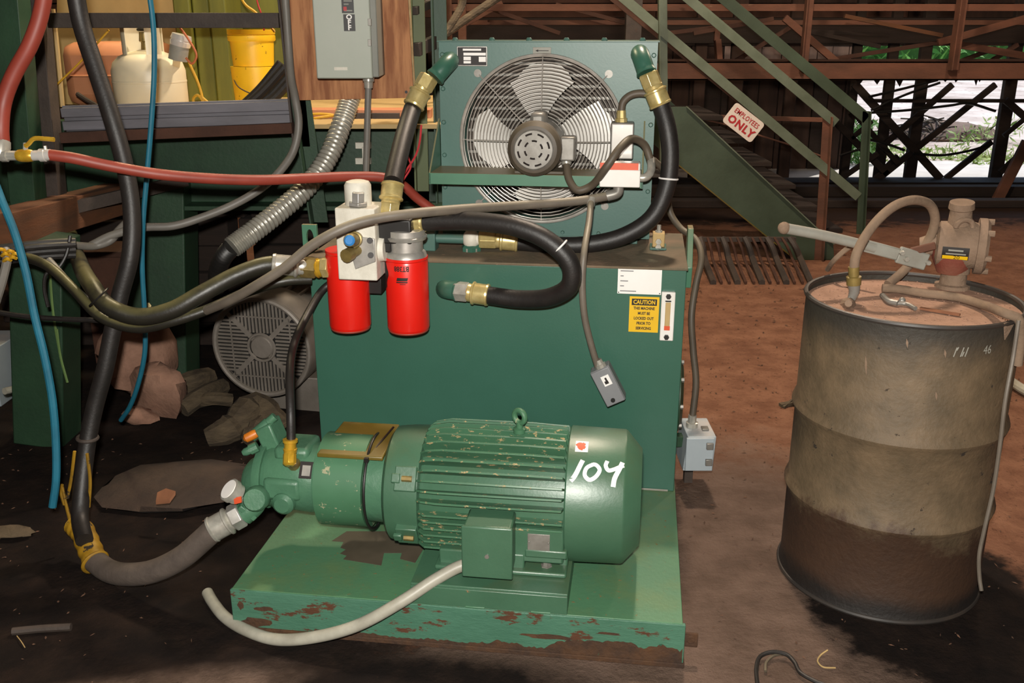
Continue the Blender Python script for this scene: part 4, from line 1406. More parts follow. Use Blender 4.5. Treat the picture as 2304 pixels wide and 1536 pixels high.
# timbers added as a dark backing for the gap below the girder
crb = Thing('backing_timbers', 'stack of timbers added as dark backing below the green girder', 'backing stack')
rs = random.Random(13)
for k in range(6):
    z_ = .135 * k
    for sg_ in range(2):
        xa = -2.6 + sg_ * 1.25 + rs.uniform(-.05, .05)
        y_ = 4.75 + rs.uniform(-.04, .04)
        crb.part('timber', G().box(xa, xa + 1.22, y_, y_ + .2, z_ + .002, z_ + .132), 'wooddk', .008)
# frame feet
fr.part('leg', G().bar(at(100, 530, 3.56), atz(108, 985, 0) , .2, .17, up=(0, 1, 0)), 'greenfr', .006)
q = atz(372, 862, 0)
fr.part('leg', G().bar(V((at(372, 470, 4.3).x, 4.3, at(372, 470, 4.3).z + .15)), V((q.x, 4.22, 0)), .26, .2, up=(0, 1, 0)), 'greenfr', .006)
fr.part('leg', G().bar(V((-.45, 4.36, 1.0)), V((-.45, 4.36, 0)), .16, .12, up=(0, 1, 0)), 'greendk', .004)
for (x, y0, y1, Yp) in ((112, 610, 800, 3.47), (128, 740, 860, 3.47)):
    fr.part('paint_drip', G().tube([at(x, y0, Yp), at(x + 8, (y0 + y1) / 2, Yp), at(x + 24, y1, Yp)], .005, 6), 'drip', label='light green paint streak')
fr.part('leg_bolt', G().rev(at(332, 688, 4.12), at(332, 688, 4.09), [(0, .018), (1, .016)], 6), 'brassdull')

# lower clutter behind the frame
bxx = Thing('brown_bin', 'dark red-brown steel bin half hidden between the green frame legs', 'bin')
a, b = at(185, 575, 4.5), at(300, 700, 4.5)
bxx.part('bin_body', G().box(a.x, b.x, 4.48, 4.68, 0, a.z), 'rustdk', .004)
bxx.part('bin_rim', G().box(a.x - .01, b.x + .01, 4.46, 4.7, a.z, a.z + .03), 'rustdk', .004)

# plywood back board + disconnect
pl = Thing('plywood_board', 'brown plywood board fixed to the frame behind the grey switch', 'board')
pts = [at(648, 0, 3.85), at(665, 226, 3.85), at(931, 220, 3.85), at(918, 0, 3.85)]
up = [pts[1], pts[2], pts[2] + (pts[3] - pts[2]) * 2.0, pts[1] + (pts[0] - pts[1]) * 2.0]
pl.part('board', G().prism(up, (0, .018, 0)), 'ply', .001)
pl.part('board_edge', G().bar(up[1] + V((.004, .009, 0)), up[2] + V((.004, .009, 0)), .006, .019, up=(0, 1, 0)), 'plyedge')
pl.part('board_screw', G().cyl(at(914, 207, 3.85), at(914, 207, 3.845), .006, 8), 'ink')
ds = Thing('disconnect_switch', 'grey safety switch box with black OFF sticker on the plywood board', 'switch box')
YD = 3.66
a0, a1, a2, a3 = at(700, 0, YD), at(713, 177, YD), at(839, 177, YD), at(826, 0, YD)
xl, xr, zb_ = a1.x, a2.x, a1.z
ds.part('box_body', G().box(xl + .006, xr + .022, YD + .012, 3.85, zb_ + .004, zb_ + .8), 'greyboxs', .004)
dd = ds.part('box_door', G().box(xl, xr, YD, YD + .016, zb_, zb_ + .81), 'greybox', .005)
o0, o1 = at(768, 0, YD), at(800, 70, YD)
of = ds.part('off_sticker', G().box(o0.x + .004, o1.x, YD - .001, YD, o1.z, o1.z + .058), 'black', parent=dd, label='black sticker reading OFF')
xm = (o0.x + .004 + o1.x) / 2
g = G()
for k, ch in enumerate('OFF'):
    g.text(ch, .0235, (lambda zz: (lambda x, y: V((xm + x, YD - .0016, zz + y))))(o1.z + .048 - k * .0185), xs=1.15, bold=.0008)
ds.part('off_word', g, 'white', parent=dd)
wz = o1.z + .062
wn_ = ds.part('warning_sticker', G().box(o0.x, o1.x - .002, YD - .001, YD, wz, wz + .16), 'black', parent=dd, label='black sticker with faint white and red lines')
g = G()
for k in range(7):
    if k != 1:
        g.box(o0.x + .008, o1.x - .008 - .006 * (k % 3), YD - .0016, YD, wz + .006 + k * .011, wz + .011 + k * .011)
ds.part('warning_lines', g, 'greyboxs', parent=dd)
ds.part('red_mark', G().box(o0.x + .006, o0.x + .018, YD - .0018, YD, wz + .008, wz + .022), 'signred', parent=dd)
n0, n1 = at(752, 151, YD), at(782, 158, YD)
ds.part('name_tab', G().box(n0.x, n1.x, YD - .002, YD, n1.z, n0.z), 'alum', parent=dd)
for y in (50, 96):
    h0 = at(828, y, YD)
    ds.part('door_latch', G().box(h0.x, h0.x + .012, YD - .006, YD + .01, h0.z - .012, h0.z + .012), 'dullsteel', .001, parent=dd)
dc = Thing('switch_conduit', 'straight grey conduit dropping from the grey safety switch', 'conduit')
dc.part('conduit_tube', G().tube([at(829, 185, 3.72), at(826, 300, 3.72), at(822, 440, 3.72), at(820, 520, 3.72)], .0125, 12), 'greycable')
dc.part('conduit_connector', G().rev(at(829, 172, 3.72), at(829, 198, 3.72), [(0, .022), (.4, .022), (.45, .018), (1, .016)], 12), 'steel')

# flexible metal duct
fd = Thing('metal_flex_duct', 'ribbed galvanised flexible conduit slanting behind the red hose', 'conduit')
fp_ = [at(790, 215, 3.95), at(772, 270, 3.9), at(740, 350, 3.8), at(690, 420, 3.7), at(625, 478, 3.6), at(560, 528, 3.5), at(522, 556, 3.45)]
fd.part('ribbed_tube', G().tube(fp_, .04, 18, 34, rfun=lambda i, n: .0375 + .0045 * math.sin(i * math.pi / 2 + .6)), 'galv', angle=80)
fd2 = solo('black_corrugated_duct', 'black corrugated duct end hanging below the galvanised conduit', 'conduit',
           G().tube([at(524, 554, 3.46), at(505, 575, 3.5), at(490, 610, 3.6), at(488, 650, 3.7)], .032, 14, 20, rfun=lambda i, n: .031 + .004 * math.sin(i * math.pi / 2)), 'black')

# ------------------------------------------------------------------ shelf contents
YP = 4.42
pt_ = Thing('propane_cylinder', 'cream white propane cylinder with cut-out collar on the shelf', 'gas cylinder')
c0 = at(346, 262, YP)
zt_p = at(346, 112, YP).z
h = zt_p - 1.222
rp = .158
pt_.part('cylinder_body', G().rev((c0.x, YP, 1.235), (c0.x, YP, zt_p), [(0, .12), (.03, .145), (.12, rp), (.47, rp), (.475, rp * 1.01), (.5, rp * 1.01), (.505, rp), (.66, rp), (.8, rp * .93), (.9, rp * .76), (.97, rp * .45), (1, rp * .2)], 36), 'propane')
pt_.part('foot_ring', G().rev((c0.x, YP, 1.222), (c0.x, YP, 1.262), [(0, .112), (1, .112)], 28, cap=False), 'propane')
col = G()
for a0_, a1_ in ((60, 170), (195, 235), (290, 330)):
    n = 10
    vs = []
    for rr in (.094, .099):
        for i in range(n + 1):
            a_ = rad(a0_ + (a1_ - a0_) * i / n)
            for z in (zt_p - .03, zt_p + .12):
                vs.append((c0.x + rr * math.cos(a_), YP + rr * math.sin(a_), z))
    m_ = 2 * (n + 1)
    fs = []
    for i in range(n):
        fs += [(2 * i, 2 * i + 1, 2 * i + 3, 2 * i + 2), (m_ + 2 * i, m_ + 2 * i + 2, m_ + 2 * i + 3, m_ + 2 * i + 1), (2 * i + 1, m_ + 2 * i + 1, m_ + 2 * i + 3, 2 * i + 3)]
    fs += [(0, m_, m_ + 1, 1), (2 * n, 2 * n + 1, m_ + 2 * n + 1, m_ + 2 * n)]
    col.add(vs, fs)
col.torus((c0.x, YP, zt_p + .12), (0, 0, 1), .0965, .008, 32, 8)
pt_.part('collar', col, 'propane')
pt_.part('valve', G().rev((c0.x, YP, zt_p - .01), (c0.x, YP, zt_p + .075), [(0, .022), (.5, .018), (.55, .026), (1, .022)], 14), 'brassdull')
pt_.part('valve_wheel', G().torus((c0.x, YP, zt_p + .085), (0, 0, 1), .024, .007, 18, 8), 'black')
jar = Thing('metal_canister', 'small dull metal canister with a chrome lid beside the propane cylinder', 'canister')
j0 = at(410, 100, 4.3)
jar.part('canister_body', G().rev(at(400, 135, 4.3), at(405, 98, 4.3), [(0, .04), (1, .04)], 18), 'handle')
jar.part('canister_lid', G().rev(at(405, 103, 4.3), at(409, 78, 4.3), [(0, .043), (.4, .045), (.45, .042), (.55, .042), (.6, .045), (1, .04)], 18), 'chrome')
jar.part('canister_bracket', G().bar(at(398, 135, 4.3), at(396, 150, 4.38), .03, .01), 'propane')

YB = 4.9
bu = Thing('yellow_bucket', 'worn yellow bucket with banded rim on top of the other yellow bucket', 'bucket', 'yellow buckets on the shelf')
x0, x1 = at(516, 100, YB), at(618, 100, YB)
ub_x, ub_r = (x0.x + x1.x) / 2, (x1.x - x0.x) / 2
zt1, zb1 = at(568, 66, YB).z, at(568, 148, YB).z
bu.part('bucket_body', G().rev((ub_x, YB, zb1), (ub_x, YB, zt1), [(0, ub_r * .88), (.9, ub_r * .97), (1, ub_r * .97)], 32), 'bucket')
bu.part('bucket_rim', G().rev((ub_x, YB, zt1 - .055), (ub_x, YB, zt1), [(0, ub_r), (.1, ub_r * 1.03), (.45, ub_r * 1.03), (.5, ub_r), (.55, ub_r), (.6, ub_r * 1.03), (1, ub_r * 1.03)], 32), 'bucket')
bu2 = Thing('yellow_bucket', 'spattered yellow bucket standing on the shelf under another bucket', 'bucket', 'yellow buckets on the shelf')
lx = at(578, 190, YB).x
zb2 = 1.222
bu2.part('bucket_body', G().rev((lx, YB, zb2), (lx, YB, zb1 - .002), [(0, ub_r * .98), (.95, ub_r * 1.08), (1, ub_r * 1.08)], 32), 'bucket')
bu2.part('wire_handle', G().tube([(lx - ub_r * 1.08, YB - .01, zb1 - .03), (lx - .05, YB - ub_r * 1.12, zb1 - .1), (lx + .05, YB - ub_r * 1.12, zb1 - .13), (lx + ub_r * 1.08, YB - .01, zb1 - .03)], .003, 6), 'darksteel')
sm = Thing('salmon_tank', 'rounded salmon plastic tank standing behind the propane cylinder', 'tank')
a, b = at(140, 95, 4.85), at(300, 262, 4.85)
sm.part('tank_body', G().box(a.x, b.x + .1, 4.78, 5.3, 1.222, a.z), 'salmon', .06)
sm.part('tank_ridge', G().box(a.x + .05, b.x + .05, 4.765, 4.8, at(200, 168, 4.8).z - .01, at(200, 168, 4.8).z), 'salmon', .004)
solo('tan_panel', 'tan wooden panel leaning behind the salmon tank on the shelf', 'panel', G().prism([at(128, -120, 5.4), at(128, 235, 5.4), at(400, 235, 5.4), at(400, -120, 5.4)], (0, .02, 0)), 'tan')
gp_ = Thing('olive_cabinet', 'tall yellow-green steel cabinet behind the propane cylinder', 'cabinet')
a, b = at(386, 0, 5.1), at(530, 262, 5.1)
for i in range(3):
    xa, xb = a.x + (b.x - a.x) * i / 3, a.x + (b.x - a.x) * (i + 1) / 3
    gp_.part('cabinet_panel', G().box(xa + .002, xb - .002, 5.1 + .02 * (i % 2), 5.4, 1.222, 2.4), 'greenolv', .008)
solo('olive_back_panel', 'yellow-green sheet panel behind the two yellow buckets', 'panel', G().box(at(520, 0, 5.45).x, at(665, 0, 5.45).x, 5.45, 5.5, 1.222, 2.4), 'greenolv')
solo('shelf_stick', 'dark iron rod leaning on the shelf before the salmon tank', 'rod', G().tube([at(175, 212, 4.5), at(195, 225, 4.45), at(262, 262, 4.3)], .011, 8), 'darksteel')
solo('grey_rod', 'pale grey upright rod beside the dark brown post', 'rod', G().tube([at(118, 20, 4.3), at(128, 110, 4.3), at(140, 240, 4.3)], .012, 8), 'tan')
cbl = [((545, 246), (592, 205), (642, 150)), ((556, 246), (604, 206), (648, 158)), ((566, 247), (612, 212), (652, 168)), ((540, 243), (585, 200), (632, 142)), ((578, 248), (620, 218), (655, 180))]
cbn = ('uppermost black cable in the bundle beside the buckets', 'second black cable from the top of the bundle beside the buckets', 'middle black cable of the bundle beside the buckets', 'fourth black cable of the bundle beside the buckets', 'lowest black cable in the bundle beside the buckets')
order = sorted(range(5), key=lambda i: cbl[i][1][1] - cbl[i][1][0] * .4)
for k, i in enumerate(order):
    solo('black_cable', cbn[k], 'cable', G().tube([at(x, y, 4.25 - .03 * k) for x, y in cbl[i]], .019, 10), 'rubber', group='black cables beside the buckets')
yr = [((440, 246), (435, 222), (445, 214), (458, 232), (462, 246)), ((462, 246), (447, 190), (425, 140)), ((450, 215), (470, 232), (486, 246))]
g = G()
for q in yr:
    g.tube([at(x, y, 4.28) for x, y in q], .006, 8)
solo('yellow_rope', 'thick yellow cord looped on the shelf beside the propane cylinder', 'cord', g, 'rope')
solo('orange_cord', 'orange cord curling down beside the metal canister', 'cord', G().tube([at(402, 58, 4.26), at(425, 90, 4.26), at(442, 125, 4.26), at(432, 143, 4.26), at(418, 130, 4.26)], .005, 8), 'orangecord')
solo('thin_yellow_cord', 'thin yellow cord strung diagonally before the salmon tank', 'cord', G().tube([at(126, 192, 4.2), at(180, 140, 4.2), at(245, 68, 4.2)], .004, 6), 'rope')
solo('yellow_wire', 'yellow wire slanting down to the upper yellow bucket', 'wire', G().tube([at(500, -120, 4.5) + V((0, 0, .5)), at(545, 0, 4.5), at(575, 28, 4.5), at(610, 62, 4.5), at(618, 72, 4.5)], .006, 6), 'rope')
solo('red_wire', 'thin red wire hanging above the upper yellow bucket', 'wire', G().tube([at(570, -60, 4.55) + V((0, 0, .6)), at(578, 0, 4.55), at(588, 32, 4.55), at(594, 68, 4.6)], .004, 6), 'redwire')
solo('yellow_lead', 'yellow lead lying on the salmon deck edge', 'cord', G().tube([at(692, 258, 4.17), at(722, 256, 4.16), at(750, 259, 4.17), at(722, 264, 4.15), at(692, 268, 4.17)], .006, 6), 'rope')

# ------------------------------------------------------------------ hoses and cables on the left
bh = Thing('black_drop_hose', 'long black hose dropping from above to the yellow wrapped hose', 'hose')
bp = [at(150, -60, 3.0) + V((-.06, 0, 1.1)), at(162, -60, 3.0), at(182, 50, 3.0), at(212, 145, 2.98), at(250, 262, 2.95), at(280, 370, 2.93), at(296, 470, 2.9), at(293, 575, 2.86), at(270, 665, 2.84), at(252, 750, 2.82), at(236, 830, 2.8), at(212, 920, 2.78), at(196, 1000, 2.75), at(185, 1090, 2.7), at(180, 1165, 2.64), at(190, 1215, 2.56)]
bh.part('hose_tube', G().tube(bp, .026, 16), 'rubber')
bh.part('hose_clamp', G().torus(at(197, 985, 2.755), (.1, 0, 1), .029, .006, 20, 8), 'darksteel')
rh0 = solo('red_hose', 'upper red rubber hose hanging from above down to the ball valve', 'hose', G().tube([at(102, -50, 2.85) + V((.05, 0, 1.1)), at(100, -40, 2.85), at(92, 30, 2.85), at(68, 100, 2.84), at(30, 170, 2.83), at(8, 230, 2.82), at(2, 290, 2.8), at(4, 325, 2.8)], .022, 16), 'redhose')
bv = Thing('ball_valve', 'brass ball valve with yellow lever between the two red hoses', 'valve')
YV = 2.78
bv.part('valve_body', G().rev(at(36, 350, YV), at(78, 350, YV), [(0, .012), (.15, .017), (.35, .0185), (.65, .0185), (.85, .017), (1, .012)], 18), 'brassb')
bv.part('left_union', G().rev(at(-14, 350, YV), at(38, 350, YV), [(0, .014), (.3, .014), (.32, .018), (.6, .018), (.62, .014), (1, .014)], 8), 'steel')
bv.part('right_union', G().rev(at(74, 350, YV), at(114, 348, YV), [(0, .015), (.4, .015), (.42, .019), (.7, .019), (.72, .0165), (1, .0165)], 16), 'chrome')
bv.part('stem', G().cyl(at(57, 345, YV), at(58, 322, YV), .007, 10), 'steel')
hd = bv.part('lever_handle', G().tube([at(57, 328, YV - .01), at(64, 324, YV - .012), at(76, 312, YV - .015), at(98, 312, YV - .015), at(122, 314, YV - .015)], .0065, 10, 5), 'brassb')
bv.part('bleed_screw', G().cyl(at(104, 345, YV), at(101, 328, YV), .005, 8), 'steel')
bv.part('riser_fitting', G().rev(at(4, 318, 2.8), at(0, 352, YV), [(0, .024), (.4, .026), (1, .02)], 14), 'steel')
rh = solo('red_hose', 'long red rubber hose running right from the ball valve to the filter head', 'hose', G().tube([at(108, 348, YV), at(160, 355, 2.79), at(240, 372, 2.82), at(350, 391, 2.86), at(460, 401, 2.92), at(580, 405, 3.0), at(690, 401, 3.1), at(790, 397, 3.18), at(865, 400, 3.22), at(905, 416, 3.25), at(940, 447, 3.28), at(985, 480, 3.3)], .0165, 14), 'redhose')
solo('red_safety_wire', 'twisted red wire tied beside the cooler inlet hose', 'wire', G().tube([at(948, 282, 3.2), at(944, 320, 3.17), at(935, 350, 3.14), at(915, 382, 3.1), at(905, 400, 3.08)], .0035, 6).tube([at(918, 352, 3.14), at(924, 376, 3.1), at(908, 404, 3.07)], .003, 6), 'redwire')
solo('blue_hose', 'thin blue air hose hanging in front of the propane cylinder', 'hose', G().tube([at(326, -40, 3.2) + V((-.05, 0, 1.0)), at(332, -40, 3.2), at(345, 60, 3.2), at(347, 160, 3.2), at(340, 280, 3.2), at(330, 400, 3.2), at(322, 500, 3.2), at(320, 600, 3.2), at(325, 700, 3.2), at(326, 790, 3.2), at(312, 860, 3.22), at(292, 915, 3.26), at(272, 945, 3.3)], .0085, 10), 'blue')
solo('blue_hose', 'faded blue-grey hose at the left edge hanging down to the ground', 'hose', G().tube([at(-30, 360, 2.7), at(0, 440, 2.7), at(32, 520, 2.68), at(58, 610, 2.66), at(78, 710, 2.64), at(100, 800, 2.62), at(118, 900, 2.6), at(126, 1000, 2.58), at(126, 1080, 2.56), at(118, 1140, 2.55)], .0115, 10), 'blue')
g = G()
solo('grey_cable', 'light grey cable curving down from the plywood board edge', 'cable', G().tube([at(648, 60, 3.8) + V((0, 0, .6)), at(649, 100, 3.78), at(655, 175, 3.74), at(664, 220, 3.7), at(672, 280, 3.68), at(660, 340, 3.66), at(630, 385, 3.62), at(590, 422, 3.58), at(530, 458, 3.54), at(460, 487, 3.5), at(390, 508, 3.46), at(320, 512, 3.44), at(250, 530, 3.42), at(205, 552, 3.4)], .015, 12), 'greycable')
solo('grey_cable', 'dim grey cable drooping left behind the black drop hose', 'cable', G().tube([at(290, 495, 3.5), at(265, 520, 3.45), at(250, 540, 3.42), at(215, 553, 3.4), at(150, 550, 3.3), at(80, 550, 3.22), at(40, 560, 3.2)], .014, 12), 'greycable')
solo('black_cable', 'black cable with a kink hanging before the left frame leg', 'cable', G().tube([at(158, 530, 3.1), at(148, 575, 3.08), at(128, 605, 3.06), at(105, 615, 3.05), at(100, 650, 3.05), at(108, 690, 3.05)], .006, 8), 'rubber')
solo('black_cable', 'long black cable stretched level across both frame legs', 'cable', G().tube([at(-20, 700, 3.0), at(60, 712, 2.98), at(150, 718, 2.96), at(230, 722, 2.94), at(255, 730, 2.93)], .009, 8), 'rubber')
solo('grey_hose', 'dusty grey hose slanting from the left bundle to the thick hoses', 'hose', G().tube([at(110, 585, 3.0), at(145, 625, 2.95), at(190, 670, 2.9), at(220, 700, 2.86)], .0115, 10), 'greycable')
solo('grey_hose', 'short dim grey hose at the left edge beside the cable ties', 'hose', G().tube([at(-10, 680, 2.9), at(8, 620, 2.92), at(16, 575, 2.95), at(10, 560, 2.96)], .014, 10), 'greycable')
g = G()
for i, (y, r_) in enumerate(((560, 3.0), (572, 3.02), (584, 3.04), (552, 3.06))):
    g.tube([at(-10, y + 6, r_), at(40, y, r_ + .02), at(100, y - 6, r_ + .05), at(170, y - 10, r_ + .1)], .011, 8)
solo('cable_bundle', 'bundle of dark cables running in at the left edge', 'cable bundle', g, 'rubber')
g = G()
for (x, y) in ((2, 562), (12, 572), (22, 566), (28, 580), (16, 584), (34, 572)):
    g.tube([at(x - 7, y + 3, 2.93), at(x, y - 2, 2.915), at(x + 8, y + 1, 2.93)], .006, 6, 4)
solo('cable_tie', 'cluster of yellow ties round the cable bundle', 'cable tie', g, 'rope')

# ------------------------------------------------------------------ grey motor behind
gm = Thing('grey_motor', 'grey electric motor with slotted round fan cover on the ground behind the hoses', 'motor')
fc = at(588, 782, 3.72)
axd = V((.2, .97, .02)).normalized()
fr_ = V((axd.y, -axd.x, 0)).normalized()
RB = .218
fupd = axd.cross(fr_) * -1
if fupd.z < 0:
    fupd = -fupd
cvr = gm.part('fan_cover', G().rev(fc, fc + axd * .16, [(0, RB * .93), (.06, RB * .985), (.16, RB), (1, RB)], 48, cap=False), 'ventgrey')
gm.part('cover_rim', G().torus(fc + axd * .004, axd, RB * .95, .012, 48, 8), 'ventgrey', parent=cvr)
gm.part('cover_backing', G().cyl(fc + axd * .03, fc + axd * .034, RB * .94, 40), 'dark', parent=cvr)
gm.part('cover_hub', G().rev(fc + axd * .012, fc + axd * -.002, [(0, .052), (.6, .05), (1, .044)], 24), 'ventgrey', parent=cvr)
gm.part('hub_ring', G().torus(fc + axd * .002, axd, .058, .006, 28, 6), 'ventgrey', parent=cvr)
inner = RB * .93
for quad in range(4):
    qa = rad(90 * quad)
    ca, sa = math.cos(qa), math.sin(qa)
    for k in range(9):
        tt = .066 + k * .0145                       # distance from the hub along the quadrant axis
        half = min(math.sqrt(max(0, inner ** 2 - tt ** 2)), tt * .98)
        if half < .02:
            continue
        if quad % 2 == 0:
            # horizontal bars at left/right: stacked
            pass
        e1 = fr_ * ca + fupd * sa
        e2 = fr_ * -sa + fupd * ca
    for k in range(-7, 8):
        e1 = fr_ * ca + fupd * sa
        e2 = fr_ * -sa + fupd * ca
        off = k * .0155
        r0 = max(.062, abs(off) + .012)
        r1 = math.sqrt(max(0, inner ** 2 - off ** 2))
        if r1 - r0 < .015:
            continue
        gm.part('cover_bar', G().bar(fc + e1 * r0 + e2 * off + axd * .008, fc + e1 * r1 + e2 * off + axd * .008, .0085, .006, up=axd), 'ventgrey', parent=cvr)
for k in range(4):
    a_ = rad(45 + 90 * k)
    d_ = fr_ * math.cos(a_) + fupd * math.sin(a_)
    gm.part('cover_spoke', G().bar(fc + d_ * .04 + axd * .006, fc + d_ * inner + axd * .006, .02, .008, up=axd), 'ventgrey', parent=cvr)
for s_ in (-1, 1):
    gm.part('cover_cross_bar', G().bar(fc + fr_ * (s_ * .13) - fupd * .13 + axd * .004, fc + fr_ * (s_ * .13) + fupd * .13 + axd * .004, .006, .004, up=axd), 'ventgrey', parent=cvr)
    gm.part('cover_cross_bar', G().bar(fc - fr_ * .13 + fupd * (s_ * .13) + axd * .004, fc + fr_ * .13 + fupd * (s_ * .13) + axd * .004, .006, .004, up=axd), 'ventgrey', parent=cvr)
gm.part('motor_body', G().rev(fc + axd * .15, fc + axd * .52, [(0, RB * .9), (1, RB * .9)], 36), 'ventgrey')
for k in range(24):
    a_ = 2 * math.pi * k / 24
    d_ = fr_ * math.cos(a_) + fupd * math.sin(a_)
    gm.part('cooling_fin', G().bar(fc + axd * .16 + d_ * RB * .93, fc + axd * .5 + d_ * RB * .93, .006, .03, up=d_), 'ventgrey')
gm.part('foot', G().obox(V((fc.x, fc.y, 0)) + axd * .32 + V((0, 0, (fc.z - RB * .85) / 2 - .01)), fr_ * .16, V((axd.x, axd.y, 0)) * .14, (0, 0, (fc.z - RB * .85) / 2)), 'ventgrey', .004)

# ------------------------------------------------------------------ rubble
def ground_rock(px, py, r, sc_, seed, label, m='rock', name='rock', cat='rock', sink=.35):
    p = atz(px, py, 0)
    solo(name, label, cat, G().rock((p.x, p.y + r * sc_[1] * .6, r * sc_[2] * (1 - sink)), r, sc_, seed), m)


ground_rock(285, 915, .20, (1.0, .9, 1.25), 1, 'big dusty pinkish rock heaped behind the black drop hose', sink=.2)
ground_rock(360, 945, .15, (1.1, .9, .9), 2, 'pinkish rock with oil stain leaning on the larger rock', sink=.25)
ground_rock(315, 955, .07, (1.2, .8, .6), 5, 'small pale rock in front of the two larger rocks')
ground_rock(378, 1140, .24, (1.45, .8, .2), 8, 'flat brown mud slab beside the suction hose', 'mud', 'mud_slab', 'slab', sink=.5)
ground_rock(300, 1120, .14, (1.2, .8, .22), 12, 'smaller mud lump on the left of the flat slab', 'mud', 'mud_slab', 'slab', sink=.5)
g = G()
for a_, b_, r0_ in (((385, 880), (470, 850), .05), ((410, 920), (500, 870), .04), ((440, 905), (520, 900), .03)):
    g.tube([atz(*a_, .04), atz((a_[0] + b_[0]) / 2, (a_[1] + b_[1]) / 2 - 6, .07), atz(*b_, .05)], r0_, 8, 3)
solo('rotten_log', 'broken brown log pieces below the grey motor fan cover', 'log', g, 'bark')
g = G()
rs = random.Random(5)
pp = [atz(465, 985, .03), atz(510, 968, .05), atz(545, 940, .08), atz(575, 915, .1), atz(615, 940, .06), atz(640, 960, .02)]
g.tube(pp, .05, 9, 4, rfun=lambda i, n: .035 + .03 * math.sin(math.pi * i / n) + rs.uniform(-.008, .008))
g.tube([atz(560, 990, .03), atz(585, 955, .06), atz(600, 925, .08)], .045, 9, 4, rfun=lambda i, n: .04 + rs.uniform(-.008, .01))
solo('driftwood', 'grey mossy wood chunk on the mud left of the pump', 'wood chunk', g, 'bark')
p = atz(375, 1165, .05)
solo('wood_chip', 'orange wood chip lying on the mud slab', 'wood chip', G().prism([p + V((-.03, 0, .05)), p + V((.02, -.01, .06)), p + V((.035, .01, .08)), p + V((.0, .02, .085)), p + V((-.03, .02, .07))], (0, .004, .012)), 'splinter')
p, q = atz(-10, 1210, .02), atz(60, 1182, .02)
solo('bark_strip', 'rusty brown bark strip at the left edge of the ground', 'bark', G().rock((p + q) / 2, .07, (1.3, .5, .25), 3), 'bark')
solo('ground_rod', 'short dark rod lying on the ground at lower left', 'rod', G().tube([atz(28, 1420, .012), atz(90, 1414, .012), atz(160, 1410, .012)], .011, 8), 'darksteel')
solo('straw', 'thin pale straw beside the short dark rod', 'straw', G().tube([atz(38, 1430, .006), atz(48, 1443, .008), atz(56, 1456, .005)], .0014, 5), 'tan')
# left edge bits: pale box corner and pipe
le = Thing('pale_cabinet', 'pale grey cabinet edge cut by the left side of the picture', 'cabinet')
a = atz(8, 915, 0)
le.part('cabinet_body', G().box(a.x - .3, a.x - .01, a.y, a.y + .3, 0, .26), 'paleblue', .004)
solo('pale_pipe', 'short pale pipe low beside the pale cabinet at the left edge', 'pipe', G().tube([at(10, 880, 3.55), at(35, 873, 3.6), at(58, 858, 3.7)], .014, 10), 'pvc')
# ------------------------------------------------------------------ oil drum
db = Thing('oil_drum', 'big rusty black steel oil drum with dusty top and stencilled number', 'drum')
DC = V((1.125, 2.59, 0))
DR = .286
prof = [(0, .289), (.012, .292), (.03, .286)]
for zc in (.327, .617):
    prof += [(zc - .026, .286), (zc - .014, .293), (zc, .297), (zc + .014, .293), (zc + .026, .286)]
prof += [(.94, .286), (.965, .285), (.99, .287)]
db.part('drum_shell', G().rev(DC, DC + V((0, 0, .88)), prof, 72, cap=False), zone_mat('drum_wear_shade', 'barrel', [(.74, .86, .12, '211f1c', '3a342b'), (.30, .23, .30, '47301f', '2f2018'), (.10, .03, .10, '120e0c', '1e1713')], .6))  # lower bands: oily grime plus the drum's shade painted into the colour
db.part('top_rim', G().torus(DC + V((0, 0, .873)), (0, 0, 1), .286, .007, 72, 8), 'rim')
db.part('bottom_rim', G().torus(DC + V((0, 0, .008)), (0, 0, 1), .288, .008, 72, 8), 'rim')
db.part('drum_lid', G().cyl(DC + V((0, 0, .845)), DC + V((0, 0, .853)), .284, 64), 'drumtop', label='dust covered lid')


def on_drum(px, py):
    c_ = None
    lo, hi = 1.8, 2.7
    for _ in range(40):
        mdl = (lo + hi) / 2
        p = at(px, py, mdl)
        if (p.x - DC.x) ** 2 + (p.y - DC.y) ** 2 > DR ** 2:
            lo = mdl
        else:
            hi = mdl
    return at(px, py, lo)


nc = on_drum(2190, 790)
th0 = math.atan2(nc.x - DC.x, -(nc.y - DC.y))


def drum_fn(x, y, r=DR + .0012):
    a_ = th0 + x / DR
    return V((DC.x + r * math.sin(a_), DC.y - r * math.cos(a_), nc.z + y))


dt = G()
for x0 in (-.052, -.034, -.022):
    dt.ribbon([(x0, -.013), (x0 + .006, .012)], .003, drum_fn, 3)
dt.ribbon([(-.046, .004), (-.042, .013)], .003, drum_fn, 3)
dt.ribbon([(-.03, -.012), (-.026, .0)], .003, drum_fn, 3)
db.part('stencilled_letters', dt, 'handle', label='worn white stencil letters', kind='stuff')
db.part('stencilled_number', G().text('46', .034, lambda x, y: drum_fn(x + .042, y), xs=.75), 'handle', label='white stencilled 46')
for px, py, l_ in ((1948, 822, 46), (2040, 772, 22), (2125, 795, 20), (2105, 890, 20)):
    p, q = on_drum(px, py - l_ / 2), on_drum(px + 2, py + l_ / 2)
    o_ = V(((p.x - DC.x), (p.y - DC.y), 0)).normalized() * .0015
    db.part('paint_scrape', G().prism([p + o_, p.lerp(q, .4) + o_ + V((.0035, 0, 0)), q + o_, p.lerp(q, .5) + o_ - V((.003, 0, 0))], o_ * .3), 'dusty')
LZ = .853
lm = Thing('lid_dirt', 'thin layer of sawdust clumps on the drum lid', 'dirt', kind='stuff')
g = G()
rs = random.Random(11)
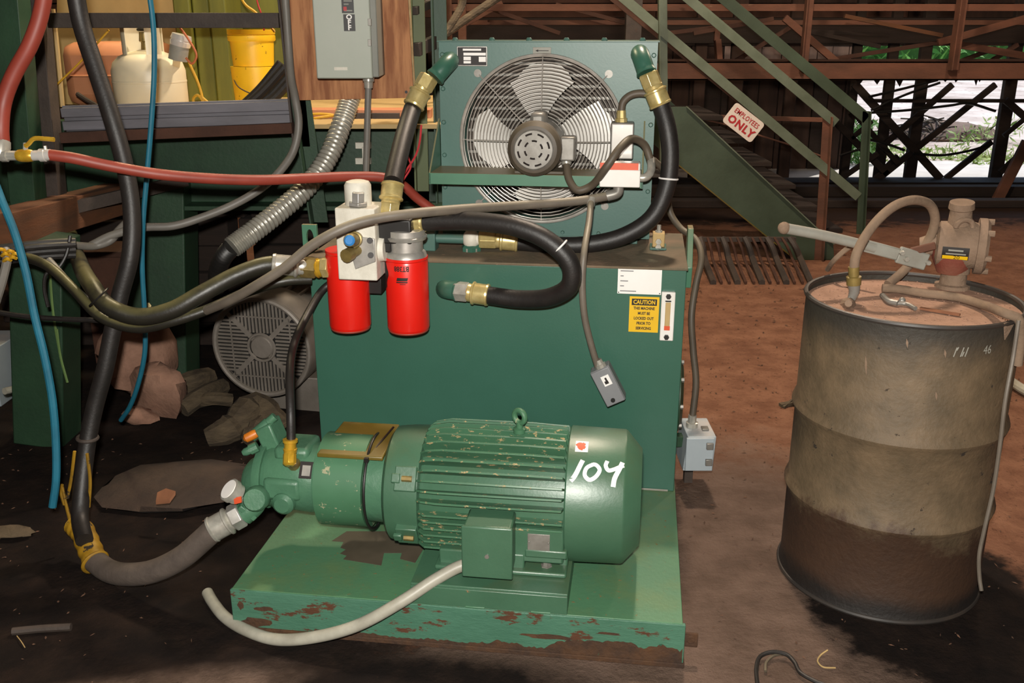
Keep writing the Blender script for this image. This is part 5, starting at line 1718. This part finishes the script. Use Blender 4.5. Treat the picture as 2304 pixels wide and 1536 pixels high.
for i in range(420):
    a_, r_ = rs.uniform(0, 6.283), .275 * math.sqrt(rs.random())
    p = DC + V((r_ * math.cos(a_), r_ * math.sin(a_), LZ + .001))
    s_ = rs.uniform(.0012, .0035)
    g.add([p + V((-s_, -s_ * .6, 0)), p + V((s_, -s_ * .4, 0)), p + V((s_ * .2, s_, 0)), p + V((0, 0, s_ * .7))], [(0, 1, 3), (1, 2, 3), (2, 0, 3)])
lm.part('sawdust', g, 'drumtop', kind='stuff')


def lid(px, py, h=0.):
    return atz(px, py, LZ + h)


# pump
dp_ = Thing('drum_pump', 'dust covered hand pump with long worn lever screwed on the drum', 'pump')
bs0 = lid(2152, 652)
bx, by = bs0.x, bs0.y + .03
dp_.part('pump_neck', G().rev((bx, by, LZ), (bx, by, LZ + .09), [(0, .05), (.12, .05), (.15, .038), (.5, .036), (.52, .042), (.72, .042), (.74, .036), (1, .04)], 24), 'dusty')
bc = V((bx, by, at(2150, 550, by).z))
pd_ = V((.92, -.38, 0)).normalized()
dp_.part('pump_body', G().rev(bc - pd_ * .062, bc + pd_ * .05, [(0, .05), (.06, .066), (.85, .07), (1, .066)], 28), 'dusty')
dp_.part('rear_cover', G().rev(bc + pd_ * .048, bc + pd_ * .078, [(0, .082), (.7, .082), (1, .07)], 28), 'dusty')
for k in range(6):
    a_ = k * math.pi / 3 + .3
    o_ = V((-pd_.y, pd_.x, 0)) * (.072 * math.cos(a_)) + V((0, 0, .072 * math.sin(a_)))
    dp_.part('cover_bolt', G().cyl(bc + pd_ * .07 + o_, bc + pd_ * .088 + o_, .009, 8), 'dusty')
dp_.part('outlet_spout', G().rev(bc + V((-.005, 0, .055)), bc + V((-.012, -.01, .128)), [(0, .034), (.7, .03), (.75, .036), (1, .034)], 20), 'dusty')
dp_.part('spout_hood', G().torus(bc + V((-.012, -.045, .06)), (0, 1, .1), .024, .008, 20, 8, 0, math.pi), 'dusty')
dp_.part('lower_casting', G().rev(bc + V((-.01, 0, -.085)), bc + V((-.01, 0, -.01)), [(0, .04), (.6, .06), (1, .064)], 24), 'dustyred', label='worn red casting')
def on_pump(x, y, r=.0712):          # x along the pump body, y up round its front
    a_ = y / r - .12
    nh = V((-pd_.y, pd_.x, 0)) * (1 if pd_.x < 0 else -1)
    return bc + pd_ * (x - .008) + nh * (r * math.cos(a_)) + V((0, 0, r * math.sin(a_)))


def pump_patch(x0, x1, y0, y1, r):
    g = G()
    vs = [on_pump(x0 + (x1 - x0) * i / 6, y0 + (y1 - y0) * k / 4, r) for k in range(5) for i in range(7)]
    return g.add(vs, [(k * 7 + i, k * 7 + i + 1, (k + 1) * 7 + i + 1, (k + 1) * 7 + i) for k in range(4) for i in range(6)])


lp = dp_.part('pump_label', pump_patch(-.036, .036, -.024, .014, .0715), 'ink', label='black and yellow number label')
dp_.part('label_band', pump_patch(-.034, .034, -.0235, -.012, .0719), 'yellow', parent=lp)
dp_.part('label_number', G().text('20', .016, lambda x, y: on_pump(x + .004, y - .0175, .0724), xs=1.1), 'black', parent=lp)
g = pump_patch(-.026, .028, -.008, -.004, .072)
g2 = pump_patch(-.02, .02, .002, .007, .072)
g.add(g2.v, g2.f)
dp_.part('label_lines', g, 'handle', parent=lp)
hs = bc + V((-.075, -.03, -.02))
dp_.part('crank_boss', G().rev(bc - pd_ * .055 + V((0, 0, -.005)), bc - pd_ * .105 + V((0, 0, -.012)), [(0, .032), (.6, .03), (1, .024)], 18), 'dusty')
yl = by - .02
lv = [at(2085, 590, yl), at(2020, 572, yl - .01), at(1930, 548, yl - .03), at(1840, 527, yl - .05), at(1764, 513, yl - .07)]
dp_.part('lever_arm', G().bar(lv[0], lv[1], .012, .05).bar(lv[1], lv[2], .016, .036), 'handle', .004)
lt_ = dp_.part('lever_tube', G().tube([lv[1].lerp(lv[2], .6), lv[2], lv[3], lv[4]], .0155, 14, 6), 'handle')
dp_.part('lever_knob', G().sph(lv[4], .018, n=14, m=10), 'dusty', parent=lt_)
for x, y in ((2028, 568), (2038, 582), (2087, 590)):
    p = at(x, y, yl - .018)
    dp_.part('lever_bolt', G().rev(p, p + V((0, -.012, 0)), [(0, .008), (1, .007)], 6), 'steel')
dp_.part('link_bar', G().bar(at(2048, 566, yl), at(2105, 552, yl - .01), .012, .022), 'rust', .003)

hz = Thing('drum_hose', 'dusty hose arching from the pump back to the drum lid fitting', 'hose')
n0 = lid(1917, 682)
yn = n0.y
arch = [at(1921, 612, yn), at(1926, 575, yn), at(1945, 535, yn + .01), at(1975, 495, yn + .03), at(2015, 462, yn + .06), at(2058, 450, yn + .1), at(2093, 462, yn + .14), at(2104, 495, yn + .17), at(2092, 535, yn + .19), at(2060, 580, yn + .19), at(2030, 612, yn + .18), lid(1998, 640, .016)]
hz.part('hose_tube', G().tube(arch, .0135, 14), 'dustyhose')
nz = hz.part('nozzle_collar', G().rev(at(1921, 640, yn), at(1921, 600, yn), [(0, .02), (.45, .021), (.5, .015), (1, .0155)], 14), 'brassdull')
hz.part('nozzle_spout', G().tube([at(1921, 640, yn), at(1922, 655, yn), at(1916, 672, yn), lid(1909, 684, .004)], .014, 12, 5, rfun=lambda i, n: .0175 - .009 * i / n), 'dullsteel')
hz.part('nozzle_skirt', G().rev(lid(1908, 686, .0), lid(1909, 682, .02), [(0, .022), (1, .01)], 10), 'dusty')
solo('drum_hose', 'second dusty hose lying across the drum lid and over its edge', 'hose', G().tube([lid(1985, 648, .014), lid(2020, 650, .014), lid(2080, 660, .014), lid(2150, 668, .015), lid(2210, 685, .02), at(2262, 705, 2.36), at(2290, 716, 2.35), at(2297, 745, 2.36), at(2290, 820, 2.37)], .0125, 12), 'dustyhose')
solo('drum_hose', 'thin dusty hose slanting behind the pump lever', 'hose', G().tube([lid(1862, 606, .02), at(1880, 582, 2.83), at(1905, 560, 2.82), at(1928, 548, 2.8), at(1950, 545, 2.78)], .008, 10), 'dustyhose')
g = G()
g.tube([lid(1985, 664, .008), lid(2002, 678, .01), lid(2020, 682, .01)], .008, 8).tube([lid(2015, 682, .008), lid(2040, 684, .008), lid(2060, 694, .006)], .006, 8)
g.sph(lid(2030, 676, .01), .01, n=8, m=6)
solo('broken_fitting', 'broken rusty fitting lying on the drum lid beside the hose', 'pipe fitting', g, 'dullsteel')
solo('wood_stick', 'flat reddish stick on the front of the drum lid', 'stick', G().bar(lid(2070, 693, .006), lid(2160, 708, .006), .012, .006), 'splinter')
solo('drum_tag', 'torn pale tag hanging on the drum rim by the hose', 'tag', G().prism([on_drum(2256, 725) + V((.0, -.004, 0)), on_drum(2282, 720) + V((0, -.004, 0)), on_drum(2266, 750) + V((0, -.004, 0)), on_drum(2258, 763) + V((0, -.004, 0))], (.001, -.002, 0)), 'dusty')
e = [at(2292, 720, 2.33), at(2280, 800, 2.32), at(2262, 900, 2.3), at(2250, 1000, 2.3), at(2235, 1100, 2.3), at(2215, 1190, 2.29), at(2203, 1250, 2.29), at(2204, 1300, 2.29), at(2208, 1328, 2.28)]
for q in e:
    dxy = V((q.x - DC.x, q.y - DC.y, 0))
    if dxy.length < .306:
        dxy = dxy.normalized() * .306
        q.x, q.y = DC.x + dxy.x, DC.y + dxy.y
solo('hanging_wire', 'stiff dark wire hanging down the side of the drum', 'wire', G().tube(e, .0055, 8), 'conduit')
solo('ground_pipe', 'pale pipe end on the ground behind the drum', 'pipe', G().tube([atz(2275, 858, .03), atz(2296, 872, .03), atz(2330, 892, .03)], .022, 10), 'pvc')

# ------------------------------------------------------------------ ground bits at lower right
g = G().tube([atz(1705, 1545, .012), atz(1702, 1500, .012), atz(1712, 1475, .014), atz(1740, 1466, .02), atz(1770, 1472, .018), atz(1788, 1490, .014), atz(1800, 1512, .012), atz(1830, 1530, .012), atz(1860, 1542, .012)], .0055, 8)
solo('dropped_hose', 'curled piece of black hose lying at the bottom of the ground', 'hose', g, 'rubber')
solo('dropped_hose', 'short black hose bit inside the curl of the other one', 'hose', G().tube([atz(1722, 1510, .008), atz(1724, 1490, .01), atz(1742, 1474, .012), atz(1770, 1470, .012)], .004, 8), 'conduitdk')
solo('curled_twig', 'thin curled yellow twig on the dark ground before the drum', 'twig', G().tube([atz(1862, 1462, .012), atz(1846, 1474, .006), atz(1840, 1488, .006), atz(1852, 1500, .006), atz(1880, 1502, .006)], .0022, 6), 'tan')
wb0 = atz(1755, 915, 0)
solo('wood_scrap', 'dark splintered wood scrap on the dirt left of the drum', 'wood scrap', G().bar(wb0 + V((0, 0, .008)), wb0 + V((.07, .02, .012)), .025, .014).bar(wb0 + V((.01, -.02, .006)), wb0 + V((.06, .03, .02)), .01, .01), 'bark')
db_ = Thing('wood_debris', 'scattered bark chips and splinters on the dirt floor', 'debris', kind='stuff')
g = G()
rs = random.Random(21)
for i in range(1500):
    X, Y = (rs.uniform(.45, 3.2), rs.uniform(1.75, 6.0)) if i % 3 else (rs.uniform(-2.2, .6), rs.uniform(1.6, 3.6))
    if -.85 < X < .55 and 2.0 < Y < 3.8:
        continue
    if (X - DC.x) ** 2 + (Y - DC.y) ** 2 < .1:
        continue
    l_, w_, a_ = rs.uniform(.002, .008) * (.5 + .3 * Y), rs.uniform(.001, .003) * (.5 + .3 * Y), rs.uniform(0, 3.14)
    d_, n_ = V((math.cos(a_), math.sin(a_), rs.uniform(-.1, .2))), V((-math.sin(a_), math.cos(a_), 0))
    p = V((X, Y, .003))
    g.add([p - d_ * l_, p + n_ * w_, p + d_ * l_, p - n_ * w_, p + V((0, 0, w_))], [(0, 1, 4), (1, 2, 4), (2, 3, 4), (3, 0, 4)])
db_.part('bark_chips', g, 'stone', kind='stuff')

# curved bar rake on the dirt under the stairs
rk = Thing('curved_bar_grate', 'row of rusty curved bars on the dirt behind the tank', 'grate')
for k in range(13):
    x = 1597 + k * 15.5
    p, q, s_ = at(x - 22 + k * 1.2, 534, 6.55), at(x - 12 + k * 2.4, 580, 6.5), atz(x + 8 + k * 2.8, 636, .012)
    rk.part('curved_bar', G().tube([p, p.lerp(q, .5) + V((0, -.01, .01)), q, s_], .010 if k % 3 else .022, 6, 4), 'rustdk' if k % 3 else 'darksteel')
p, q = at(1575, 538, 6.56), at(1790, 538, 6.56)
rk.part('cross_bar', G().bar(p, q, .03, .03), 'darksteel')

# ------------------------------------------------------------------ stairs
YS, YS2 = 6.7, 7.6
stt = Thing('steel_stairs', 'green steel stairs with angle iron handrails rising behind the drum pump', 'stairs')


def rail(px0, py0, px1, py1, Y, w, d, m, name, label=None, ext=0.):
    p, q = at(px0, py0, Y), at(px1, py1, Y)
    p = p + (p - q) * ext
    return stt.part(name, G().angle(p, q, w, .008, (q - p).cross(V((0, 1, 0))) * -1, (0, 1, 0)), m, .001, label=label)


# broad near stringer plate
p0, p1 = at(1495, 240, YS), at(1862, 560, YS)
q0, q1 = at(1545, 243, YS), at(1895, 565, YS)
sl = (at(1700, 560, YS) - at(1512, 360, YS))
A = at(1545, 240, YS)
B = at(1875, 548, YS)
Cc = at(1775, 572, YS)
D = at(1488, 340, YS)
dd_ = (B - A)
stt.part('stringer', G().prism([at(1500, 240, YS), A, B, V((B.x + .02, YS, 0)), V((Cc.x + .05, YS, 0)), Cc, D], (0, .01, 0)), 'stair', .002)
stt.part('stringer_flange', G().bar(A, B, .05, .008, up=(0, 0, 1)), 'stairrail')
stt.part('stringer_flange', G().bar(D, Cc, .05, .008, up=(0, 0, 1)), 'olive')
off = V((0, YS2 - YS, 0))
stt.part('stringer', G().prism([p + off for p in (at(1500, 240, YS), A, B, V((B.x + .02, YS, 0)), V((Cc.x + .05, YS, 0)), Cc, D)], (0, .01, 0)), 'stair', .002)
for k in range(0, 6):
    c = A + dd_ * (.05 + k * .165)
    stt.part('tread', G().box(c.x - .02, c.x + .2, YS + .012, YS2 - .002, c.z - .045, c.z - .015), 'wooddk', .002)
# near handrail pair
rail(1494, 60, 1938, 436, YS - .02, .055, .0, 'stairrail', 'handrail', ext=.3)
rail(1494, 80, 1868, 382, YS + .45, .04, .0, 'rustdk', 'lower_rail', ext=.3)
rail(1568, 0, 1888, 270, YS - .02, .055, 0, 'stairrail', 'handrail', ext=.3)
rail(1640, -10, 1958, 258, YS2, .075, 0, 'stair', 'handrail', ext=.3)
b0_ = at(1955, 252, YS2)
stt.part('stair_post', G().angle(at(1955, 250, YS2), V((at(1940, 530, YS2).x, YS2, 0)), .05, .008, (0, -1, 0), (-1, 0, 0)), 'stair', .001)
stt.part('stair_post', G().angle(at(1868, 262, YS), V((at(1852, 540, YS).x, YS, 0)), .05, .008, (0, -1, 0), (-1, 0, 0)), 'rust', .001)
stt.part('stair_post', G().angle(at(1480, -60, YS), V((at(1487, 300, YS).x, YS, .7)), .06, .008, (0, -1, 0), (1, 0, 0)), 'stairrail', .001)
stt.part('tie_rail', G().bar(at(1568, 262, YS + .3), at(1868, 270, YS + .3), .025, .03), 'rust', .001)

sg = Thing('employees_sign', 'white sign with red lettering EMPLOYEES ONLY tilted on the stair rail', 'sign')
sc0 = at(1673, 276, YS - .05)
sd = dirn(at(1648, 242, YS - .05), at(1712, 292, YS - .05))
sn = V((sd.z, 0, -sd.x)) * -1
if sn.z < 0:
    sn = -sn
hw, hh, rr_ = .128, .078, .022
pl_ = []
for cx, cy, a0 in ((hw - rr_, hh - rr_, 0), (-hw + rr_, hh - rr_, 90), (-hw + rr_, -hh + rr_, 180), (hw - rr_, -hh + rr_, 270)):
    for k in range(5):
        a_ = rad(a0 + 22.5 * k)
        pl_.append(sc0 + sd * (cx + rr_ * math.cos(a_)) + sn * (cy + rr_ * math.sin(a_)))
plate = sg.part('sign_plate', G().prism(pl_, (0, .004, 0)), 'signwhite', .001)
sf_ = lambda ox, oy: (lambda x, y: sc0 + sd * (x + ox) + sn * (y + oy) + V((0, -.002, 0)))
sg.part('top_word', G().text('EMPLOYEES', .046, sf_(0, .034), xs=.8, bold=.0008, spacing=1.1), 'signred', parent=plate)
sg.part('bottom_word', G().text('ONLY', .072, sf_(0, -.03), xs=1.02, bold=.003, spacing=1.15), 'signred', parent=plate)
solo('sagging_wire', 'thin wire sagging from the sign across the stair opening', 'wire', G().tube([at(1580, 268, 6.76), at(1640, 282, 6.76), at(1720, 308, 6.76), at(1790, 330, 6.76), at(1845, 350, 6.76)], .006, 6), 'rust')

# ------------------------------------------------------------------ rusty walkway
YW = 8.2
wk = Thing('rusty_walkway', 'rust brown steel walkway with railing running across behind the stairs', 'walkway')
a, b = at(1485, 138, YW), at(1485, 181, YW)
XR = 6.0
XL = at(985, 150, YW).x
wk.part('edge_beam', G().box(XL, XR, YW, YW + .02, b.z, a.z).box(XL, XR, YW, YW + .1, b.z, b.z + .015).box(XL, XR, YW, YW + .1, a.z - .015, a.z), 'rust', .002)
wk.part('deck', G().box(XL, XR, YW + .02, YW + .6, a.z - .03, a.z), 'rustdk')
for y0, y1, dz in ((9, 25, 0),):
    wk.part('top_rail', G().box(XL, XR, YW, YW + .05, at(1500, y1, YW).z, at(1500, y0, YW).z), 'rust', .002)
wk.part('top_rail', G().box(XL, XR, YW + .85, YW + .9, at(1500, 56, YW).z, at(1500, 44, YW).z), 'rust', .002)
for px, w_ in ((1797, .07), (2130, .09), (1000, .07), (1405, .07)):
    p = at(px, 165, YW - .03)
    wk.part('rail_post', G().angle(V((p.x, YW - .03, 1.25)), V((p.x, YW - .03, 2.4)), w_, .01, (0, -1, 0), (1, 0, 0)), 'rust', .001)
p = at(2118, 160, YW - .03)
for (x0, y0, x1, y1, Y, m_) in ((1765, 40, 1885, 142, 8.7, 'rust'), (1740, 42, 1560, 75, 8.8, 'rustdk'), (1900, 36, 2120, 80, 8.9, 'orangerust'), (2110, 96, 2320, 38, 8.8, 'rust'),
                                (2140, 98, 2320, 128, 8.9, 'rust'), (1880, 132, 2120, 94, 9.0, 'rustdk'), (1815, 70, 1980, 105, 9.0, 'wooddk'),
                                (1490, 76, 1640, 58, 8.9, 'rustdk'), (1800, 70, 2000, 78, 9.1, 'wooddk'), (1000, 78, 1130, 5, 8.7, 'rust'), (1105, 20, 1260, 75, 8.9, 'rustdk'), (1250, 10, 1440, 60, 8.9, 'rustdk'),
                                (2160, 138, 2240, 108, 9.0, 'rustdk'), (2225, 140, 2290, 100, 9.0, 'rustdk'), (1650, 140, 1780, 60, 8.9, 'rustdk')):
    wk.part('brace', G().bar(at(x0, y0, Y), at(x1, y1, Y), .04, .06 if m_ == 'rust' else .035), m_, .002)
p, q = at(1617, 130, 8.8), at(1622, 50, 8.8)
wk.part('bent_upright', G().bar(at(1618, 138, 8.8), at(1614, 88, 8.8), .1, .05).bar(at(1612, 92, 8.8), at(1616, 46, 8.8), .05, .05), 'rust', .004)
for (x, w_) in ((1040, .06), (1425, .12)):
    pp_ = at(x, 90, 7.6)
    wk.part('column', G().box(pp_.x - w_ / 2, pp_.x + w_ / 2, 7.6, 7.7, 0, 3.2), 'darksteel' if x > 1100 else 'rust', .003)
solo('pipe_brace', 'dusty round pipe slanting above the left corner of the cooler', 'pipe', G().tube([at(960, 110, 4.4), at(1003, 76, 4.9), at(1050, 42, 5.0), at(1100, 8, 5.1), at(1160, -35, 5.2), at(1160, -35, 5.2) + V((.9, .5, .9)), at(1160, -35, 5.2) + V((1.4, .8, 2.7))], .02, 10), 'bark')
solo('pipe_brace', 'second bent dusty pipe just right of the green post above the cooler', 'pipe', G().tube([at(965, 108, 4.3), at(1004, 70, 4.7), at(1024, 40, 4.75), at(1040, 8, 4.8), at(1042, -40, 4.8), at(1042, -40, 4.8) + V((0, 0, 2.7))], .018, 10), 'bark')

# ------------------------------------------------------------------ timber trestle with the opening
YT = 10.2
tr = Thing('timber_trestle', 'dark timber trestle of posts and crossed braces before the bright yard', 'trestle')
zt0_ = at(1900, 402, YT).z
zsill = atz(1900, 438, 0)
tr.part('sill_beam', G().box(1.4, 7.95, YT - .45, YT - .1, 0, max(.08, at(1900, 407, YT - .1).z)), 'wooddk', .01)
for px, w_ in ((1975, .1), (2045, .115), (2238, .125), (1897, .09), (1640, .14), (1760, .12), (1560, .12)):
    x = at(px, 404, YT).x
    tr.part('trestle_post', G().box(x - w_ / 2, x + w_ / 2, YT - .04, YT + .04, 0, 3.2), 'wooddk' if px > 1850 else 'woodvert', .01)
BR = [(2143, 190, 1990, 325, .07), (2240, 190, 1955, 420, .07), (1922, 188, 2116, 402, .09), (2231, 318, 2127, 402, .07), (2262, 225, 2320, 275, .08), (2312, 262, 2258, 306, .05),
      (2290, 352, 2250, 388, .07), (1882, 276, 1996, 392, .08), (1912, 243, 2020, 368, .06), (1945, 425, 2020, 350, .06), (1915, 312, 1962, 272, .05), (1895, 400, 1975, 345, .06)]
for Y_, h_ in ((9.35, .1), (8.75, .07)):
    solo('ground_timber', 'long dark timber lying on the ground ' + ('just before the trestle sill' if h_ > .08 else 'farther out from the trestle under the walkway'), 'timber', G().box(1.0, 7.8, Y_, Y_ + .16, 0, h_), 'wooddk', bev=.008)
for k, (x0, y0, x1, y1, w_) in enumerate(BR):
    tr.part('cross_brace', G().bar(at(x0, y0, YT - .12 - .02 * (k % 3)), at(x1, y1, YT - .12 - .02 * (k % 3)), .04, w_ * .85), 'wooddk', .004)
tr.part('cross_brace', G().bar(at(2312, 318, 9.3), at(2232, 472, 9.3), .05, .1), 'rust', .004, label='rust brown brace')
tr.part('girt', G().box(at(1950, 226, YT).x, 7.95, YT - .12, YT - .08, at(2000, 229, YT).z, at(2000, 221, YT).z), 'wooddk', .003)
tr.part('header_beam', G().box(-1.5, 7.95, YT - .1, YT + .1, at(1900, 100, YT).z + .01, at(1900, 40, YT).z), 'wooddk', .01)
CW = [((1945, 312), (1990, 322), (2035, 338)), ((2055, 345), (2120, 349), (2185, 338), (2232, 323)), ((1950, 254), (2040, 248), (2140, 237), (2175, 232), (2240, 250)), ((1955, 218), (2030, 200), (2110, 180)), ((1960, 248), (2040, 212), (2115, 186)),
      ((1890, 350), (1920, 340), (1952, 330))]
lab = ('lowest left wire strung through the trestle', 'wire sagging low between the trestle posts', 'long wire peaking in the middle of the trestle', 'uppermost wire rising under the walkway beam', 'second wire rising under the walkway beam', 'short wire near the left grass tuft in the trestle')
for l_, c_ in zip(lab, CW):
    solo('trestle_wire', l_, 'wire', G().tube([at(x, y, YT - .25) for x, y in c_], .014, 6), 'black', group='wires in the trestle')
rg = G()
rs = random.Random(4)
for x in range(1930, 2310, 6):
    p = at(x + rs.uniform(-3, 3), 183, YW + .4)
    l_ = rs.uniform(-.04, -.01) if rs.random() < .85 else rs.uniform(.0, .05)
    s_ = rs.uniform(.03, .07)
    rg.add([p + V((-s_, 0, .06)), p + V((s_, 0, .06)), p + V((rs.uniform(-.02, .02), 0, -l_)), p + V((0, .04, .06))], [(0, 2, 1), (0, 3, 2), (1, 2, 3)])
so = solo('hanging_debris', 'ragged bark debris hanging under the walkway deck', 'debris', rg, 'wooddk', kind='stuff')

# ------------------------------------------------------------------ back wall of boards (left of the opening) + clapboards above
YK = 11.2
wl = bpy.data.objects.new('wall_back', None)
COL.objects.link(wl)
wl['kind'] = 'structure'
wl.location = (0, YK, 0)
xo = at(1905, 300, YK).x
zo = at(1905, 103, YK).z


def plank(name, x0, x1, z0, z1, d0, m):
    g = G().box(x0, x1, d0, d0 + .03, z0, z1)
    o = mesh_obj(name, g, m, .004)
    o.parent = wl


rs = random.Random(9)
x = -5.6
while x < xo - .02:
    w_ = min(rs.uniform(.17, .23), xo - x)
    zm = 1.12 + rs.uniform(-.02, .02)
    d0 = rs.uniform(0, .02)
    if x > at(1480, 100, YK).x - .1 or True:
        plank('plank', x, x + w_ - .012, 0, zm, d0, 'woodvert' if rs.random() < .7 else 'wooddk')
        if x > at(1620, 110, YK).x:
            plank('plank', x, x + w_ - .008, zm + .01, zo + .02, d0, 'woodpale')
        else:
            plank('plank', x, x + w_ - .012, zm + .01, zo + .02, d0, 'woodvert')
    x += w_
z = zo
k = 0
while z < 4.5:
    h_ = .15
    xs_ = [-5.8, -2.0, 1.6, 4.4, 8.0]
    for i in range(4):
        plank('plank', xs_[i], xs_[i + 1] - .01, z, z + h_ - .012, -.02 + rs.uniform(0, .02), ('woodvert', 'rustdk', 'wooddk')[rs.randrange(3)])
    z += h_
    k += 1
me = mesh_obj('wall_liner', G().box(-5.9, xo, .06, .1, 0, zo + .05).box(-5.9, 8, .06, .1, zo, 4.5), 'wooddk')
me.parent = wl
me['kind'] = 'structure'

# ------------------------------------------------------------------ yard outside
structure('ground_yard', G().box(-30, 60, 11.9, 70, -.14, -.01), mat('bark_mulch_yard', 'd8cabf', '8f7c6e', .9, .9, chips=.42, chipcol='5a4a40', chipscale=5, bump=.6, bscale=9))
structure('path_concrete', G().box(1.5, 9, 10.46, 11.9, -.02, .012), 'concrete')
bp_ = Thing('brush_pile', 'low pile of brown brush and bark in the sunny yard', 'brush pile')
c_ = atz(2110, 318, 0)
g = G().rock((c_.x + .1, c_.y + .6, .02), .75, (1.4, .8, .3), 31, 20, 12)
bp_.part('pile_mound', g, mat('brush_mound', '7a6252', '5a4638', 9, .9, bump=.9, bscale=22))
g = G()
for i in range(90):
    a_, r_ = rs.uniform(0, 6.28), rs.uniform(0, .95)
    p = V((c_.x + .1 + r_ * math.cos(a_), c_.y + .55 + r_ * .6 * math.sin(a_), rs.uniform(.08, .24) * (1.1 - r_)))
    d_ = V((rs.uniform(-1, 1), rs.uniform(-1, 1), rs.uniform(-.2, .4))).normalized() * rs.uniform(.1, .3)
    g.tube([p - d_, p + V((0, 0, .03)), p + d_], .012, 5, 2)
bp_.part('brush_sticks', g, 'bark', kind='stuff')


def leaf_cloud(name, label, cat, spots, n, size, m, kind=None, upright=.6, seed=1):
    r_ = random.Random(seed)
    g = G()
    for i in range(n):
        c, rx, ry, rz = spots[r_.randrange(len(spots))]
        while True:
            u = V((r_.uniform(-1, 1), r_.uniform(-1, 1), r_.uniform(-1, 1)))
            if u.length < 1:
                break
        p = V((c[0] + u.x * rx, c[1] + u.y * ry, max(.02, c[2] + u.z * rz)))
        s_ = size * r_.uniform(.6, 1.4)
        d_ = V((r_.uniform(-1, 1), r_.uniform(-1, 1), r_.uniform(-.3, 1) * upright * 2)).normalized() * s_
        w_ = d_.orthogonal().normalized() * (s_ * .3)
        g.add([p - d_, p + w_, p + d_, p - w_], [(0, 1, 2, 3)])
    return solo(name, label, cat, g, m, kind=kind)


a, b = atz(1950, 372, 0), atz(2304, 372, 0)
sp = []
for i in range(26):
    px = 1940 + i * 15
    c = atz(px, rs.uniform(338, 372), 0)
    sp.append(((c.x, c.y, .02), .22, .2, .06 + .07 * rs.random()))
leaf_cloud('grass_strip', 'green grass tufts along the edge of the concrete strip', 'grass', sp, 520, .06, 'grassm', 'stuff', 1.0, 3)
c = atz(1928, 372, 0)
leaf_cloud('leafy_weed', 'bushy green weed at the left end of the opening', 'plant', [((c.x, c.y + .1, .3), .28, .25, .3)], 500, .07, 'leafd', None, .8, 5)
leaf_cloud('leafy_weed', 'scattered small green weeds on the brush pile', 'plant', [((c_.x + .9, c_.y, .2), .35, .3, .2), ((c_.x + .3, c_.y - .3, .1), .3, .3, .15)], 120, .06, 'grassm', 'stuff', .8, 6)
hd_ = [((x, 40 + 2 * math.sin(x), 2.0), 3.2, 2.0, 2.6) for x in range(4, 40, 3)]
leaf_cloud('hedge_row', 'bright green hedge row at the far side of the yard', 'hedge', hd_, 6000, .28, 'leaf', 'stuff', .5, 8)
solo('hedge_mound', 'dense green bank below the far hedge row', 'hedge', G().rock((20, 42.5, 1.2), 6, (4.2, .35, .6), 77, 24, 10), 'leafd', kind='stuff')

for _t in Thing.ALL:
    _t.finish()
